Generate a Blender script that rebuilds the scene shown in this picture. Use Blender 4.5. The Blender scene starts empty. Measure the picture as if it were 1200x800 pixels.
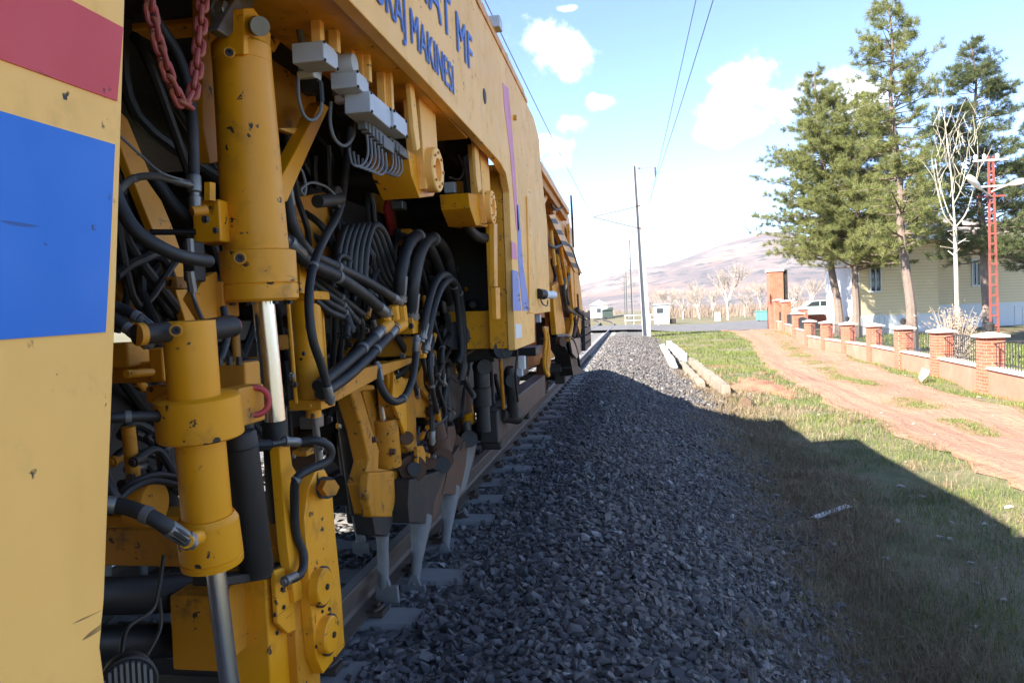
import bpy, bmesh, math, random
import numpy as np
from mathutils import Vector, Matrix

random.seed(7)
RNG = np.random.default_rng(7)
SC = bpy.context.scene
COL = SC.collection
R = math.radians

# ---------------------------------------------------------------- camera
F_PX = 860.0                                   # focal length in pixels of a 1200 px wide frame
CAM = Vector((0.0, 0.0, 1.33))                 # z = 0 is the rail head
_dy = Vector((137.0, 37.0, -F_PX)).normalized()        # where the track vanishes, camera space
_roll = R(2.2)
_up = Vector((-math.sin(_roll), math.cos(_roll), 0))
_up.z = -(_up.x * _dy.x + _up.y * _dy.y) / _dy.z
_up.normalize()
_rt = _dy.cross(_up)
C2W = Matrix((_rt, _dy, _up))                  # rows: world axes seen from the camera
cam_d = bpy.data.cameras.new('camera')
cam_d.sensor_width = 36.0
cam_d.lens = F_PX / 1200.0 * 36.0
cam_d.clip_start = 0.05
cam_d.clip_end = 12000
cam_o = bpy.data.objects.new('camera', cam_d)
COL.objects.link(cam_o)
cam_o.matrix_world = Matrix.Translation(CAM) @ C2W.to_4x4()
SC.camera = cam_o

# ---------------------------------------------------------------- light
SUN_AZ = Vector((0.72, 0.69))                  # the way the light travels over the ground
SUN_EL = R(36)
SUN_AZ.normalize()
LDIR = Vector((SUN_AZ.x * math.cos(SUN_EL), SUN_AZ.y * math.cos(SUN_EL), -math.sin(SUN_EL)))
sun_d = bpy.data.lights.new('sun', 'SUN')
sun_d.energy = 5.0
sun_d.angle = R(0.5)
sun_d.color = (1.0, 0.94, 0.84)
sun_o = bpy.data.objects.new('sun', sun_d)
sun_o.rotation_euler = LDIR.to_track_quat('-Z', 'Y').to_euler()
sun_o.location = (-30, -30, 40)
COL.objects.link(sun_o)

world = bpy.data.worlds.new('World')
SC.world = world
world.use_nodes = True
SC.render.engine = 'CYCLES'
SC.view_settings.view_transform = 'Standard'
SC.view_settings.look = 'None'
SC.view_settings.gamma = 1.0
SC.view_settings.use_curve_mapping = False
SC.view_settings.exposure = 2.2
SC.cycles.use_denoising = True
SC.cycles.max_bounces = 6
SC.cycles.diffuse_bounces = 4
SC.cycles.glossy_bounces = 3
SC.cycles.transmission_bounces = 4
SC.cycles.volume_bounces = 0
SC.cycles.caustics_reflective = False
SC.cycles.caustics_refractive = False
SC.cycles.sample_clamp_indirect = 6.0

def ray(px, py):
    return C2W @ Vector(((px - 600) / F_PX, (400 - py) / F_PX, -1.0))
def W(px, py, X=None, Y=None, Z=None):
    """the point of the plane X, Y or Z = const that the photograph shows at a pixel (used while laying things out)"""
    d = ray(px, py)
    t = (X / d.x) if X is not None else (Y / d.y) if Y is not None else ((Z - CAM.z) / d.z)
    return CAM + d * t
def Q(p):
    return W(p[0], p[1], X=p[2])
_fwd = C2W @ Vector((0, 0, -1))
def mpp(P):
    return (P - CAM).dot(_fwd) / F_PX          # metres per pixel at a point

# ---------------------------------------------------------------- sky
def build_world():
    nt = world.node_tree
    for n in list(nt.nodes): nt.nodes.remove(n)
    N, L = nt.nodes, nt.links
    out = N.new('ShaderNodeOutputWorld')
    bg = N.new('ShaderNodeBackground')
    bg.inputs['Strength'].default_value = 0.122
    L.new(bg.outputs[0], out.inputs[0])
    sky = N.new('ShaderNodeTexSky')
    sky.sky_type = 'NISHITA'
    sky.sun_disc = False
    sky.sun_elevation = SUN_EL
    sky.sun_rotation = math.atan2(-SUN_AZ.x, -SUN_AZ.y)
    sky.altitude = 2000
    sky.air_density = 0.62
    sky.dust_density = 0.1
    sky.ozone_density = 2.0
    tc = N.new('ShaderNodeTexCoord')
    noi = N.new('ShaderNodeTexNoise')
    noi.inputs['Scale'].default_value = 17.0
    noi.inputs['Detail'].default_value = 8.0
    noi.inputs['Roughness'].default_value = 0.58
    L.new(tc.outputs['Generated'], noi.inputs['Vector'])
    # separate cumulus clouds: direction, width, height, weight
    last = None
    clouds = [((652, 62), 0.050, 0.046), ((866, 130), 0.066, 0.056), ((640, 50), 0.035, 0.03), ((880, 100), 0.045, 0.04), ((850, 148), 0.055, 0.035),
              ((668, 142), 0.026, 0.018), ((660, 148), 0.014, 0.012), ((705, 120), 0.028, 0.012), ((694, 117), 0.012, 0.01), ((640, 172), 0.040, 0.020), ((1010, 115), 0.055, 0.045), ((985, 128), 0.03, 0.03),
              ((650, 190), 0.03, 0.016), ((668, 10), 0.02, 0.006), ((775, 270), 0.03, 0.008), ((300, -300), 0.16, 0.08), ((1700, -40), 0.2, 0.08), ((1500, 180), 0.12, 0.05), ((900, -420), 0.15, 0.09)]
    for (px, py), rx, ry in clouds:
        d = ray(px, py).normalized()
        s = N.new('ShaderNodeVectorMath'); s.operation = 'SUBTRACT'
        s.inputs[1].default_value = d
        L.new(tc.outputs['Generated'], s.inputs[0])
        m = N.new('ShaderNodeVectorMath'); m.operation = 'MULTIPLY'
        m.inputs[1].default_value = (1 / rx, 1 / rx, 1 / ry)
        L.new(s.outputs[0], m.inputs[0])
        ln = N.new('ShaderNodeVectorMath'); ln.operation = 'LENGTH'
        L.new(m.outputs[0], ln.inputs[0])
        iv = N.new('ShaderNodeMath'); iv.operation = 'SUBTRACT'
        iv.inputs[0].default_value = 1.0
        L.new(ln.outputs['Value'], iv.inputs[1])
        if last is None: last = iv
        else:
            mx = N.new('ShaderNodeMath'); mx.operation = 'SMOOTH_MAX'; mx.inputs[2].default_value = 0.25
            L.new(last.outputs[0], mx.inputs[0]); L.new(iv.outputs[0], mx.inputs[1]); last = mx
    sc = N.new('ShaderNodeMath'); sc.operation = 'MULTIPLY_ADD'
    sc.inputs[1].default_value = 3.0; sc.inputs[2].default_value = -1.45
    L.new(noi.outputs['Fac'], sc.inputs[0])
    ad = N.new('ShaderNodeMath'); ad.operation = 'ADD'
    L.new(last.outputs[0], ad.inputs[0]); L.new(sc.outputs[0], ad.inputs[1])
    mr = N.new('ShaderNodeMapRange'); mr.interpolation_type = 'SMOOTHSTEP'
    mr.inputs['From Min'].default_value = 0.12; mr.inputs['From Max'].default_value = 1.0
    L.new(ad.outputs[0], mr.inputs['Value'])
    mix = N.new('ShaderNodeMix'); mix.data_type = 'RGBA'
    L.new(mr.outputs[0], mix.inputs['Factor'])
    L.new(sky.outputs[0], mix.inputs['A'])
    mix.inputs['B'].default_value = (5.6, 5.7, 5.9, 1)
    L.new(mix.outputs['Result'], bg.inputs['Color'])
build_world()

# ---------------------------------------------------------------- helpers: scene objects
def tag(o, label=None, cat=None, group=None, kind=None):
    if label: o['label'] = label
    if cat: o['category'] = cat
    if group: o['group'] = group
    if kind: o['kind'] = kind
    return o
def empty(name, loc, parent=None):
    o = bpy.data.objects.new(name, None)
    COL.objects.link(o)
    o.empty_display_size = 0.2
    o.location = loc
    if parent: o.parent = parent
    return o
def wloc(o):
    v = Vector((0, 0, 0))
    while o is not None:
        v += Vector(o.location); o = o.parent
    return v
def copy_tree(o, parent=None):
    c = o.copy(); COL.objects.link(c); c.parent = parent
    for ch in list(o.children): copy_tree(ch, c)
    return c

class MB:
    """collects shapes given in world coordinates into ONE mesh"""
    def __init__(self): self.v, self.f = [], []
    def add(self, vs, fs):
        b = len(self.v)
        self.v += [tuple(p) for p in vs]
        self.f += [tuple(b + i for i in f) for f in fs]
        return self
    def box(self, a, b):
        x0, y0, z0 = (min(a[i], b[i]) for i in range(3)); x1, y1, z1 = (max(a[i], b[i]) for i in range(3))
        return self.add([(x0,y0,z0),(x1,y0,z0),(x1,y1,z0),(x0,y1,z0),(x0,y0,z1),(x1,y0,z1),(x1,y1,z1),(x0,y1,z1)],
                        [(3,2,1,0),(4,5,6,7),(0,1,5,4),(1,2,6,5),(2,3,7,6),(3,0,4,7)])
    def bar(self, p0, p1, w, h, upv=(0,0,1)):
        """a square bar from p0 to p1, w across and h along upv"""
        p0, p1 = Vector(p0), Vector(p1); d = (p1 - p0).normalized(); u = Vector(upv)
        s = d.cross(u)
        if s.length < 1e-4: s = d.cross(Vector((1, 0, 0)))
        s.normalize(); u = s.cross(d).normalized()
        a, b = s * w / 2, u * h / 2
        vs = [p0-a-b, p0+a-b, p0+a+b, p0-a+b, p1-a-b, p1+a-b, p1+a+b, p1-a+b]
        return self.add(vs, [(0,1,2,3),(7,6,5,4),(1,0,4,5),(2,1,5,6),(3,2,6,7),(0,3,7,4)])
    def prism(self, pts, vec):
        pts = [Vector(p) for p in pts]; vec = Vector(vec); n = len(pts)
        nrm = sum(((pts[i] - pts[0]).cross(pts[(i + 1) % n] - pts[0]) for i in range(n)), Vector())
        if nrm.dot(vec) > 0: pts = pts[::-1]
        vs = pts + [p + vec for p in pts]
        fs = [tuple(range(n)), tuple(range(2*n - 1, n - 1, -1))]
        fs += [(i, i + n, (i + 1) % n + n, (i + 1) % n) for i in range(n)]
        return self.add(vs, fs)
    def cyl(self, p0, p1, r0, r1=None, n=20, cap=True):
        return self.lathe(p0, p1, [(0, r0), (1, r0 if r1 is None else r1)], n, cap)
    def lathe(self, p0, p1, prof, n=20, cap=True):
        """profile (t along the axis 0..1, radius)"""
        p0, p1 = Vector(p0), Vector(p1); d = p1 - p0; a = d.normalized()
        s = a.cross(Vector((0, 0, 1)))
        if s.length < 1e-3: s = a.cross(Vector((0, 1, 0)))
        s.normalize(); t = a.cross(s)
        vs, fs = [], []
        for (k, r) in prof:
            c = p0 + d * k
            vs += [c + (s * math.cos(2*math.pi*i/n) + t * math.sin(2*math.pi*i/n)) * r for i in range(n)]
        for j in range(len(prof) - 1):
            for i in range(n):
                i2 = (i + 1) % n
                fs.append((j*n + i, j*n + i2, (j+1)*n + i2, (j+1)*n + i))
        if cap:
            fs.append(tuple(range(n - 1, -1, -1)))
            fs.append(tuple((len(prof) - 1) * n + i for i in range(n)))
        return self.add(vs, fs)
    def tube(self, pts, r, n=8, sub=6, smooth=True, closed=False, cap=True):
        pts = [Vector(p) for p in pts]
        rs = list(r) if isinstance(r, (list, tuple)) else [r] * len(pts)
        if smooth and len(pts) > 2:
            m = len(pts); P, RR = [], []
            rng = range(m) if closed else range(m - 1)
            for i in rng:
                g = (lambda k: pts[k % m]) if closed else (lambda k: pts[min(max(k, 0), m - 1)])
                a, b, c, d = g(i-1), g(i), g(i+1), g(i+2)
                for k in range(sub):
                    u = k / sub
                    P.append(0.5*((2*b) + (c-a)*u + (2*a-5*b+4*c-d)*u*u + (3*b-a-3*c+d)*u**3))
                    RR.append(rs[i]*(1-u) + rs[(i+1) % m]*u)
            if not closed: P.append(pts[-1]); RR.append(rs[-1])
            pts, rs = P, RR
        m = len(pts); vs, fs = [], []
        prev = None
        for i, p in enumerate(pts):
            if closed: d = pts[(i+1) % m] - pts[i-1]
            else: d = pts[min(i+1, m-1)] - pts[max(i-1, 0)]
            d = d.normalized() if d.length > 1e-9 else Vector((0, 0, 1))
            if prev is None:
                s = d.cross(Vector((0.3, 0.2, 1)));  s.normalize()
            else:
                s = prev - d * prev.dot(d); s.normalize()
            prev = s; t = d.cross(s)
            vs += [p + (s*math.cos(2*math.pi*k/n) + t*math.sin(2*math.pi*k/n)) * rs[i] for k in range(n)]
        for i in range(m if closed else m - 1):
            for k in range(n):
                k2 = (k + 1) % n; j = (i + 1) % m
                fs.append((i*n + k, i*n + k2, j*n + k2, j*n + k))
        if cap and not closed:
            fs.append(tuple(range(n - 1, -1, -1))); fs.append(tuple((m-1)*n + k for k in range(n)))
        return self.add(vs, fs)
    def torus(self, c, axis, R0, r, n=24, m=8, sx=1.0):
        a = Vector(axis).normalized(); s = a.cross(Vector((0, 0, 1)))
        if s.length < 1e-3: s = a.cross(Vector((0, 1, 0)))
        s.normalize(); t = a.cross(s); c = Vector(c)
        return self.tube([c + (s*math.cos(2*math.pi*i/n)*sx + t*math.sin(2*math.pi*i/n))*R0 for i in range(n)], r, m, smooth=False, closed=True)
    def build(self, name, mat, parent=None, bevel=0.0, smooth=True, ang=38, origin=None):
        o = wloc(parent) if parent is not None else Vector(origin or (0, 0, 0))
        me = bpy.data.meshes.new(name)
        me.from_pydata([(x - o.x, y - o.y, z - o.z) for x, y, z in self.v], [], self.f)
        if smooth:
            me.polygons.foreach_set('use_smooth', [True] * len(me.polygons))
            me.set_sharp_from_angle(angle=R(ang))
        me.materials.append(mat)
        ob = bpy.data.objects.new(name, me)
        COL.objects.link(ob)
        if parent is not None: ob.parent = parent
        else: ob.location = o
        if bevel:
            m = ob.modifiers.new('bevel', 'BEVEL'); m.width = bevel; m.segments = 2; m.limit_method = 'ANGLE'; m.angle_limit = R(40)
            m.harden_normals = True
        return ob

def mesh_np(name, verts, faces, mat, parent=None, smooth=False, loc=(0, 0, 0)):
    """verts (n,3), faces (m,k) of one size: a big mesh quickly"""
    me = bpy.data.meshes.new(name)
    verts = np.asarray(verts, np.float32); faces = np.asarray(faces, np.int32)
    k = faces.shape[1]
    me.vertices.add(len(verts)); me.vertices.foreach_set('co', verts.ravel())
    me.loops.add(faces.size); me.loops.foreach_set('vertex_index', faces.ravel())
    me.polygons.add(len(faces)); me.polygons.foreach_set('loop_start', np.arange(len(faces), dtype=np.int32) * k)
    me.update(calc_edges=True)
    me.polygons.foreach_set('use_smooth', [smooth] * len(faces))
    me.validate()
    me.materials.append(mat)
    ob = bpy.data.objects.new(name, me); COL.objects.link(ob); ob.location = loc
    if parent is not None: ob.parent = parent
    return ob

# ---------------------------------------------------------------- helpers: materials
class NT:
    def __init__(self, name):
        self.m = bpy.data.materials.new(name); self.m.use_nodes = True
        self.t = self.m.node_tree
        self.b = self.t.nodes['Principled BSDF']
        self.tc = self.t.nodes.new('ShaderNodeTexCoord')
    def n(self, typ, **kw):
        x = self.t.nodes.new(typ)
        for k, v in kw.items(): setattr(x, k, v)
        return x
    def l(self, a, b): self.t.links.new(a, b)
    def noise(self, scale, detail=4, rough=0.55, vec=None, dist=0.0):
        x = self.n('ShaderNodeTexNoise')
        x.inputs['Scale'].default_value = scale; x.inputs['Detail'].default_value = detail
        x.inputs['Roughness'].default_value = rough; x.inputs['Distortion'].default_value = dist
        self.l(vec or self.tc.outputs['Object'], x.inputs['Vector'])
        return x.outputs['Fac']
    def scaled(self, s):
        x = self.n('ShaderNodeMapping'); x.inputs['Scale'].default_value = s
        self.l(self.tc.outputs['Object'], x.inputs['Vector'])
        return x.outputs[0]
    def step(self, val, a, b, smooth=True):
        x = self.n('ShaderNodeMapRange')
        if smooth: x.interpolation_type = 'SMOOTHSTEP'
        x.inputs['From Min'].default_value = a; x.inputs['From Max'].default_value = b
        self.l(val, x.inputs['Value'])
        return x.outputs[0]
    def mix(self, fac, a, b, typ='MIX'):
        x = self.n('ShaderNodeMix'); x.data_type = 'RGBA'; x.blend_type = typ
        for s, v in (('Factor', fac), ('A', a), ('B', b)):
            i = x.inputs[s]
            if isinstance(v, bpy.types.NodeSocket): self.l(v, i)
            elif isinstance(v, (int, float)): i.default_value = v
            else: i.default_value = (*v, 1) if len(v) == 3 else v
        return x.outputs['Result']
    def math(self, op, a, b=0.0):
        x = self.n('ShaderNodeMath', operation=op)
        for i, v in ((0, a), (1, b)):
            if isinstance(v, bpy.types.NodeSocket): self.l(v, x.inputs[i])
            else: x.inputs[i].default_value = v
        return x.outputs[0]
    def island(self):
        return self.n('ShaderNodeNewGeometry').outputs['Random Per Island']
    def ramp(self, fac, cols):
        x = self.n('ShaderNodeValToRGB'); e = x.color_ramp.elements
        while len(e) < len(cols): e.new(0.5)
        for i, (p, c) in enumerate(cols):
            e[i].position = p; e[i].color = (*c, 1)
        self.l(fac, x.inputs[0])
        return x.outputs[0]
    def bump(self, h, strength=0.3, dist=0.01):
        x = self.n('ShaderNodeBump'); x.inputs['Strength'].default_value = strength; x.inputs['Distance'].default_value = dist
        self.l(h, x.inputs['Height']); self.l(x.outputs[0], self.b.inputs['Normal'])
    def set(self, color=None, rough=None, metal=None, spec=None):
        for s, v in (('Base Color', color), ('Roughness', rough), ('Metallic', metal), ('Specular IOR Level', spec)):
            if v is None: continue
            i = self.b.inputs[s]
            if isinstance(v, bpy.types.NodeSocket): self.l(v, i)
            elif isinstance(v, (int, float)): i.default_value = v
            else: i.default_value = (*v, 1)
        return self.m

def paint(name, col, chips=0.5, grime=0.35, rough=0.42, fade=0.12, chipcol=(0.035, 0.028, 0.022), grimecol=(0.05, 0.035, 0.02)):
    """worn enamel paint: faded patches, grease stains, chipped specks"""
    k = NT(name)
    big = k.noise(2.3, 4); mid = k.noise(9, 5, 0.6); fine = k.noise(34, 3, 0.5)
    streak = k.noise(4, 4, 0.55, k.scaled((1.6, 1.6, 0.28)))
    c1 = k.mix(k.step(big, 0.35, 0.7), col, tuple(min(1, x * (1 + fade) + 0.02) for x in col))
    c2 = k.mix(k.math('MULTIPLY', k.step(streak, 0.52, 0.85), grime * 0.8), c1, grimecol)
    c3 = k.mix(k.math('MULTIPLY', k.step(mid, 0.55, 0.78), grime), c2, grimecol)
    chip = k.math('MULTIPLY', k.step(fine, 0.66 - 0.03 * chips, 0.68 - 0.03 * chips), k.step(mid, 0.60 - 0.1 * chips, 0.66 - 0.1 * chips))
    scr = k.math('MULTIPLY', k.step(k.noise(3.0, 2, 0.4, k.scaled((7, 1.2, 9)), 1.5), 0.70, 0.715), k.step(big, 0.5, 0.6))
    chip = k.math('MAXIMUM', chip, k.math('MULTIPLY', scr, 0.75))
    blot = k.noise(1.1, 6, 0.68)
    c3 = k.mix(k.math('MULTIPLY', k.step(blot, 0.56, 0.72), grime * 0.55), c3, grimecol)
    if chips > 0.7:                            # broad flakes of lost paint
        fl = k.math('MULTIPLY', k.step(k.noise(6.5, 6, 0.7, None, 0.6), 0.655, 0.665), k.step(k.noise(1.7, 2), 0.46, 0.56))
        chip = k.math('MAXIMUM', chip, fl)
    c4 = k.mix(chip, c3, chipcol)
    k.set(c4, k.math('ADD', k.math('MULTIPLY', mid, 0.35), rough - 0.12), 0.0, 0.28)
    k.bump(k.math('ADD', k.math('MULTIPLY', chip, -1.0), k.math('MULTIPLY', fine, 0.15)), 0.25, 0.002)
    return k.m
def plain(name, col, rough=0.6, metal=0.0, var=0.25, scale=14, bump=0.15, dirt=(0.11, 0.09, 0.07), dirtamt=0.25):
    k = NT(name)
    a = k.noise(scale, 5, 0.6); b = k.noise(scale * 0.23, 3)
    c = k.mix(a, tuple(x * (1 - var) for x in col), tuple(min(1, x * (1 + var)) for x in col))
    c = k.mix(k.math('MULTIPLY', k.step(b, 0.48, 0.75), dirtamt), c, dirt)
    k.set(c, k.math('ADD', k.math('MULTIPLY', a, 0.3), rough - 0.15), metal)
    if bump: k.bump(a, bump, 0.004)
    return k.m
M = {}
M['yellow'] = paint('machine_yellow_paint', (0.70, 0.28, 0.003), 0.8, 0.55, 0.36)
M['yellow_worn'] = paint('greasy_yellow_paint', (0.52, 0.20, 0.006), 1.0, 0.85, 0.5)
M['body'] = paint('skylit_yellow_body_paint', (0.90, 0.47, 0.11), 0.5, 0.22, 0.45, 0.1)  # same machine yellow, paled for the sky light on the side panels
M['red'] = paint('faded_red_stripe_paint', (0.58, 0.055, 0.055), 0.3, 0.08, 0.45)
M['blue'] = paint('blue_stripe_paint', (0.008, 0.135, 0.50), 0.3, 0.06, 0.42)
M['pink'] = paint('faded_pink_stripe_paint', (0.66, 0.24, 0.33), 0.2, 0.1, 0.5)
M['paleblue'] = paint('faded_blue_stripe_paint', (0.20, 0.25, 0.52), 0.2, 0.1, 0.5)
M['letter'] = plain('blue_lettering_paint', (0.03, 0.11, 0.42), 0.45, 0, 0.2, 6, 0)
M['rubber'] = plain('black_hose_rubber', (0.012, 0.012, 0.012), 0.58, 0, 0.4, 20, 0.15, (0.085, 0.068, 0.05), 0.4)
M['cable'] = plain('grey_cable_sheath', (0.13, 0.125, 0.12), 0.55, 0, 0.2, 20, 0)
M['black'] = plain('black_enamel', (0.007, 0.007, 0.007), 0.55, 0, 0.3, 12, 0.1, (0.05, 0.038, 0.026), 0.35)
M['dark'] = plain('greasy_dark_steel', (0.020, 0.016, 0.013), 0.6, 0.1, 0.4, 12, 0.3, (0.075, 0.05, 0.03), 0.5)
M['steel'] = plain('bare_grey_steel', (0.20, 0.19, 0.175), 0.45, 0.6, 0.3, 25, 0.2, (0.09, 0.06, 0.035), 0.55)
M['chrome'] = NT('chromed_piston_rod').set((0.9, 0.9, 0.9), 0.24, 1.0)
M['rust'] = plain('rusty_brown_steel', (0.10, 0.046, 0.022), 0.8, 0.1, 0.5, 18, 0.4, (0.05, 0.035, 0.025), 0.5)
M['tine'] = plain('dusty_grey_tamping_steel', (0.16, 0.15, 0.14), 0.75, 0.1, 0.3, 22, 0.3, (0.12, 0.10, 0.08), 0.4)
M['greybox'] = plain('grey_junction_box_paint', (0.52, 0.545, 0.58), 0.45, 0.0, 0.12, 10, 0.05, (0.12, 0.10, 0.08), 0.3)
M['white'] = plain('dirty_white_paint', (0.72, 0.72, 0.70), 0.55, 0.0, 0.1, 6, 0.05, (0.3, 0.26, 0.2), 0.3)
M['chain'] = plain('red_painted_chain', (0.34, 0.06, 0.045), 0.6, 0.1, 0.6, 40, 0.3, (0.30, 0.15, 0.04), 0.7)
M['redpaint'] = plain('red_paint', (0.42, 0.03, 0.03), 0.5, 0.0, 0.3, 20, 0.1)
M['orange'] = plain('orange_hose', (0.75, 0.22, 0.03), 0.5, 0.0, 0.3, 20, 0.1)
M['glass'] = NT('dark_glass').set((0.03, 0.035, 0.04), 0.08, 0.0)
# ================================================================ the setting
XC = -2.18                                     # track centre line
RAIL_X = 0.7535
def sstep(a, b, x):
    t = np.clip((x - a) / (b - a), 0, 1); return t * t * (3 - 2 * t)
def toe(Y): return np.interp(Y, [2, 4, 13, 30, 50], [1.25, 1.35, 2.0, 2.2, 1.4])
def bend(Y):                                   # the line swings a little beyond the crossing
    Y = np.asarray(Y, float); t = np.clip(Y - 62, 0, None)
    return -0.00085 * np.minimum(t, 60) ** 2 + np.clip(t - 60, 0, None) * 0.05
def base_z(X, Y):
    X = np.asarray(X, float); Y = np.asarray(Y, float)
    s = sstep(33, 50, Y)
    z = -0.77 + s * (0.60 - 0.022 * np.clip(X, 0, 16)) + 0.0022 * np.clip(X - 6, 0, 40) * (1 - s)
    z += (0.035 * np.sin(X * 1.7 + Y * 0.6) + 0.03 * np.sin(Y * 1.3 - X * 0.8) + 0.02 * np.sin(X * 4.1 + 1) * np.sin(Y * 3.3)) * (1 - sstep(30, 45, Y))
    return z
def ground_z(X, Y):
    X = np.asarray(X, float) - bend(Y); Y = np.asarray(Y, float)
    Xm = np.where(X < XC, 2 * XC - X, X)
    t = toe(Y); c = -0.05
    k = np.clip((Xm - c) / (t - c), 0, 1)
    top = -0.225 + 0.065 * np.exp(-((Xm + 0.45) / 0.36) ** 2)
    k2 = k * k * (3 - 2 * k) * 0.4 + k * 0.6
    far = sstep(60, 100, Y)
    return top * (1 - k2) + base_z(np.where(X < XC, 2 * XC - X, X), Y) * k2

def grid_mesh(name, xs, ys, zf, mat, keep=None, dz=0.0):
    X, Y = np.meshgrid(xs, ys)
    Z = zf(X, Y) + dz
    nx, ny = len(xs), len(ys)
    i = (np.arange(ny - 1)[:, None] * nx + np.arange(nx - 1)[None, :]).ravel()
    faces = np.stack([i, i + 1, i + nx + 1, i + nx], 1)
    return mesh_np(name, np.stack([X.ravel(), Y.ravel(), Z.ravel()], 1), faces, mat, smooth=True)

# ---------- ground
def mat_ground():
    k = NT('dry_spring_grass_ground')
    a = k.noise(0.55, 5, 0.6); b = k.noise(3.2, 5, 0.65); c = k.noise(21, 4, 0.6)
    green = k.mix(b, (0.045, 0.062, 0.018), (0.13, 0.125, 0.045))
    dry = k.mix(c, (0.11, 0.085, 0.05), (0.25, 0.20, 0.125))
    col = k.mix(k.step(k.math('ADD', k.math('MULTIPLY', a, 0.6), k.math('MULTIPLY', b, 0.45)), 0.42, 0.66), green, dry)
    soil = k.noise(0.21, 4, 0.6)
    col = k.mix(k.math('MULTIPLY', k.step(soil, 0.56, 0.66), 0.7), col, (0.27, 0.125, 0.07))
    k.set(col, 0.95)
    k.bump(k.math('ADD', b, c), 0.8, 0.03)
    return k.m
def mat_ballast():
    k = NT('crushed_basalt_bed')
    v = k.n('ShaderNodeTexVoronoi'); v.inputs['Scale'].default_value = 17
    k.l(k.tc.outputs['Object'], v.inputs['Vector'])
    sep = k.n('ShaderNodeSeparateColor'); k.l(v.outputs['Color'], sep.inputs[0])
    col = k.ramp(sep.outputs[0], [(0.0, (0.035, 0.034, 0.036)), (0.5, (0.09, 0.085, 0.08)), (0.9, (0.19, 0.175, 0.16)), (1.0, (0.3, 0.28, 0.25))])
    k.set(col, 0.85)
    k.bump(k.math('MULTIPLY', v.outputs['Distance'], -1.0), 1.0, 0.05)
    return k.m
def mat_stone():
    k = NT('crushed_basalt_stone')
    r = k.island(); n = k.noise(30, 4, 0.6)
    col = k.ramp(r, [(0.0, (0.03, 0.03, 0.033)), (0.55, (0.072, 0.064, 0.060)), (0.86, (0.135, 0.12, 0.108)), (0.93, (0.18, 0.15, 0.135)), (0.985, (0.20, 0.185, 0.17)), (1.0, (0.42, 0.40, 0.38))])
    col = k.mix(k.math('MULTIPLY', k.step(k.noise(0.9, 4, 0.6), 0.45, 0.7), 0.4), col, (0.12, 0.085, 0.06))
    k.set(k.mix(k.math('MULTIPLY', n, 0.55), col, (0.13, 0.12, 0.115)), 0.75)
    k.bump(n, 0.35, 0.006)
    return k.m
def mat_stone_obj():
    k = NT('crushed_basalt_single')
    oi = k.n('ShaderNodeObjectInfo'); n = k.noise(30, 4, 0.6)
    col = k.ramp(oi.outputs['Random'], [(0.0, (0.028, 0.028, 0.031)), (0.6, (0.062, 0.058, 0.060)), (0.93, (0.115, 0.10, 0.096)), (1.0, (0.22, 0.2, 0.19))])
    k.set(k.mix(k.math('MULTIPLY', n, 0.55), col, (0.10, 0.09, 0.088)), 0.72)
    k.bump(n, 0.35, 0.006)
    return k.m
M['ground'] = mat_ground(); M['ballast'] = mat_ballast(); M['stone'] = mat_stone(); M['stone_obj'] = mat_stone_obj()
M['concrete'] = plain('weathered_concrete', (0.36, 0.34, 0.31), 0.85, 0, 0.15, 9, 0.3, (0.16, 0.13, 0.10), 0.5)
M['sleeper'] = plain('grey_concrete_sleeper', (0.21, 0.20, 0.19), 0.85, 0, 0.25, 12, 0.35, (0.08, 0.07, 0.06), 0.6)
M['rail'] = plain('rusty_rail_steel', (0.085, 0.058, 0.042), 0.6, 0.35, 0.3, 14, 0.2, (0.05, 0.04, 0.03), 0.4)
M['railtop'] = plain('worn_rail_head', (0.30, 0.27, 0.25), 0.42, 0.6, 0.2, 6, 0.05, (0.14, 0.10, 0.07), 0.3)
def mat_dirt():
    k = NT('red_dirt_road')
    a = k.noise(0.9, 5, 0.6); b = k.noise(9, 5, 0.6); s = k.noise(2.5, 4, 0.6, k.scaled((2.2, 0.25, 1)))
    col = k.mix(a, (0.235, 0.118, 0.072), (0.31, 0.178, 0.115))
    col = k.mix(k.math('MULTIPLY', k.step(s, 0.5, 0.75), 0.5), col, (0.37, 0.22, 0.14))
    k.set(col, 0.95); k.bump(k.math('ADD', b, s), 1.0, 0.06)
    return k.m
M['dirt'] = mat_dirt()
M['asphalt'] = plain('old_grey_asphalt', (0.105, 0.10, 0.10), 0.9, 0, 0.2, 6, 0.2, (0.22, 0.18, 0.15), 0.6)

xs = np.concatenate([-np.geomspace(6000, 62, 18), np.linspace(-56, -8, 25), np.arange(-7, 14, 0.22), np.linspace(14.5, 60, 45), np.geomspace(64, 6000, 22)])
ys = np.concatenate([-np.geomspace(1500, 12, 12), np.arange(-9, 36, 0.22), np.linspace(37, 120, 70), np.geomspace(125, 7000, 26)])
ground = tag(grid_mesh('ground', xs, ys, ground_z, M['ground'], dz=-0.03), kind='structure')

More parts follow.
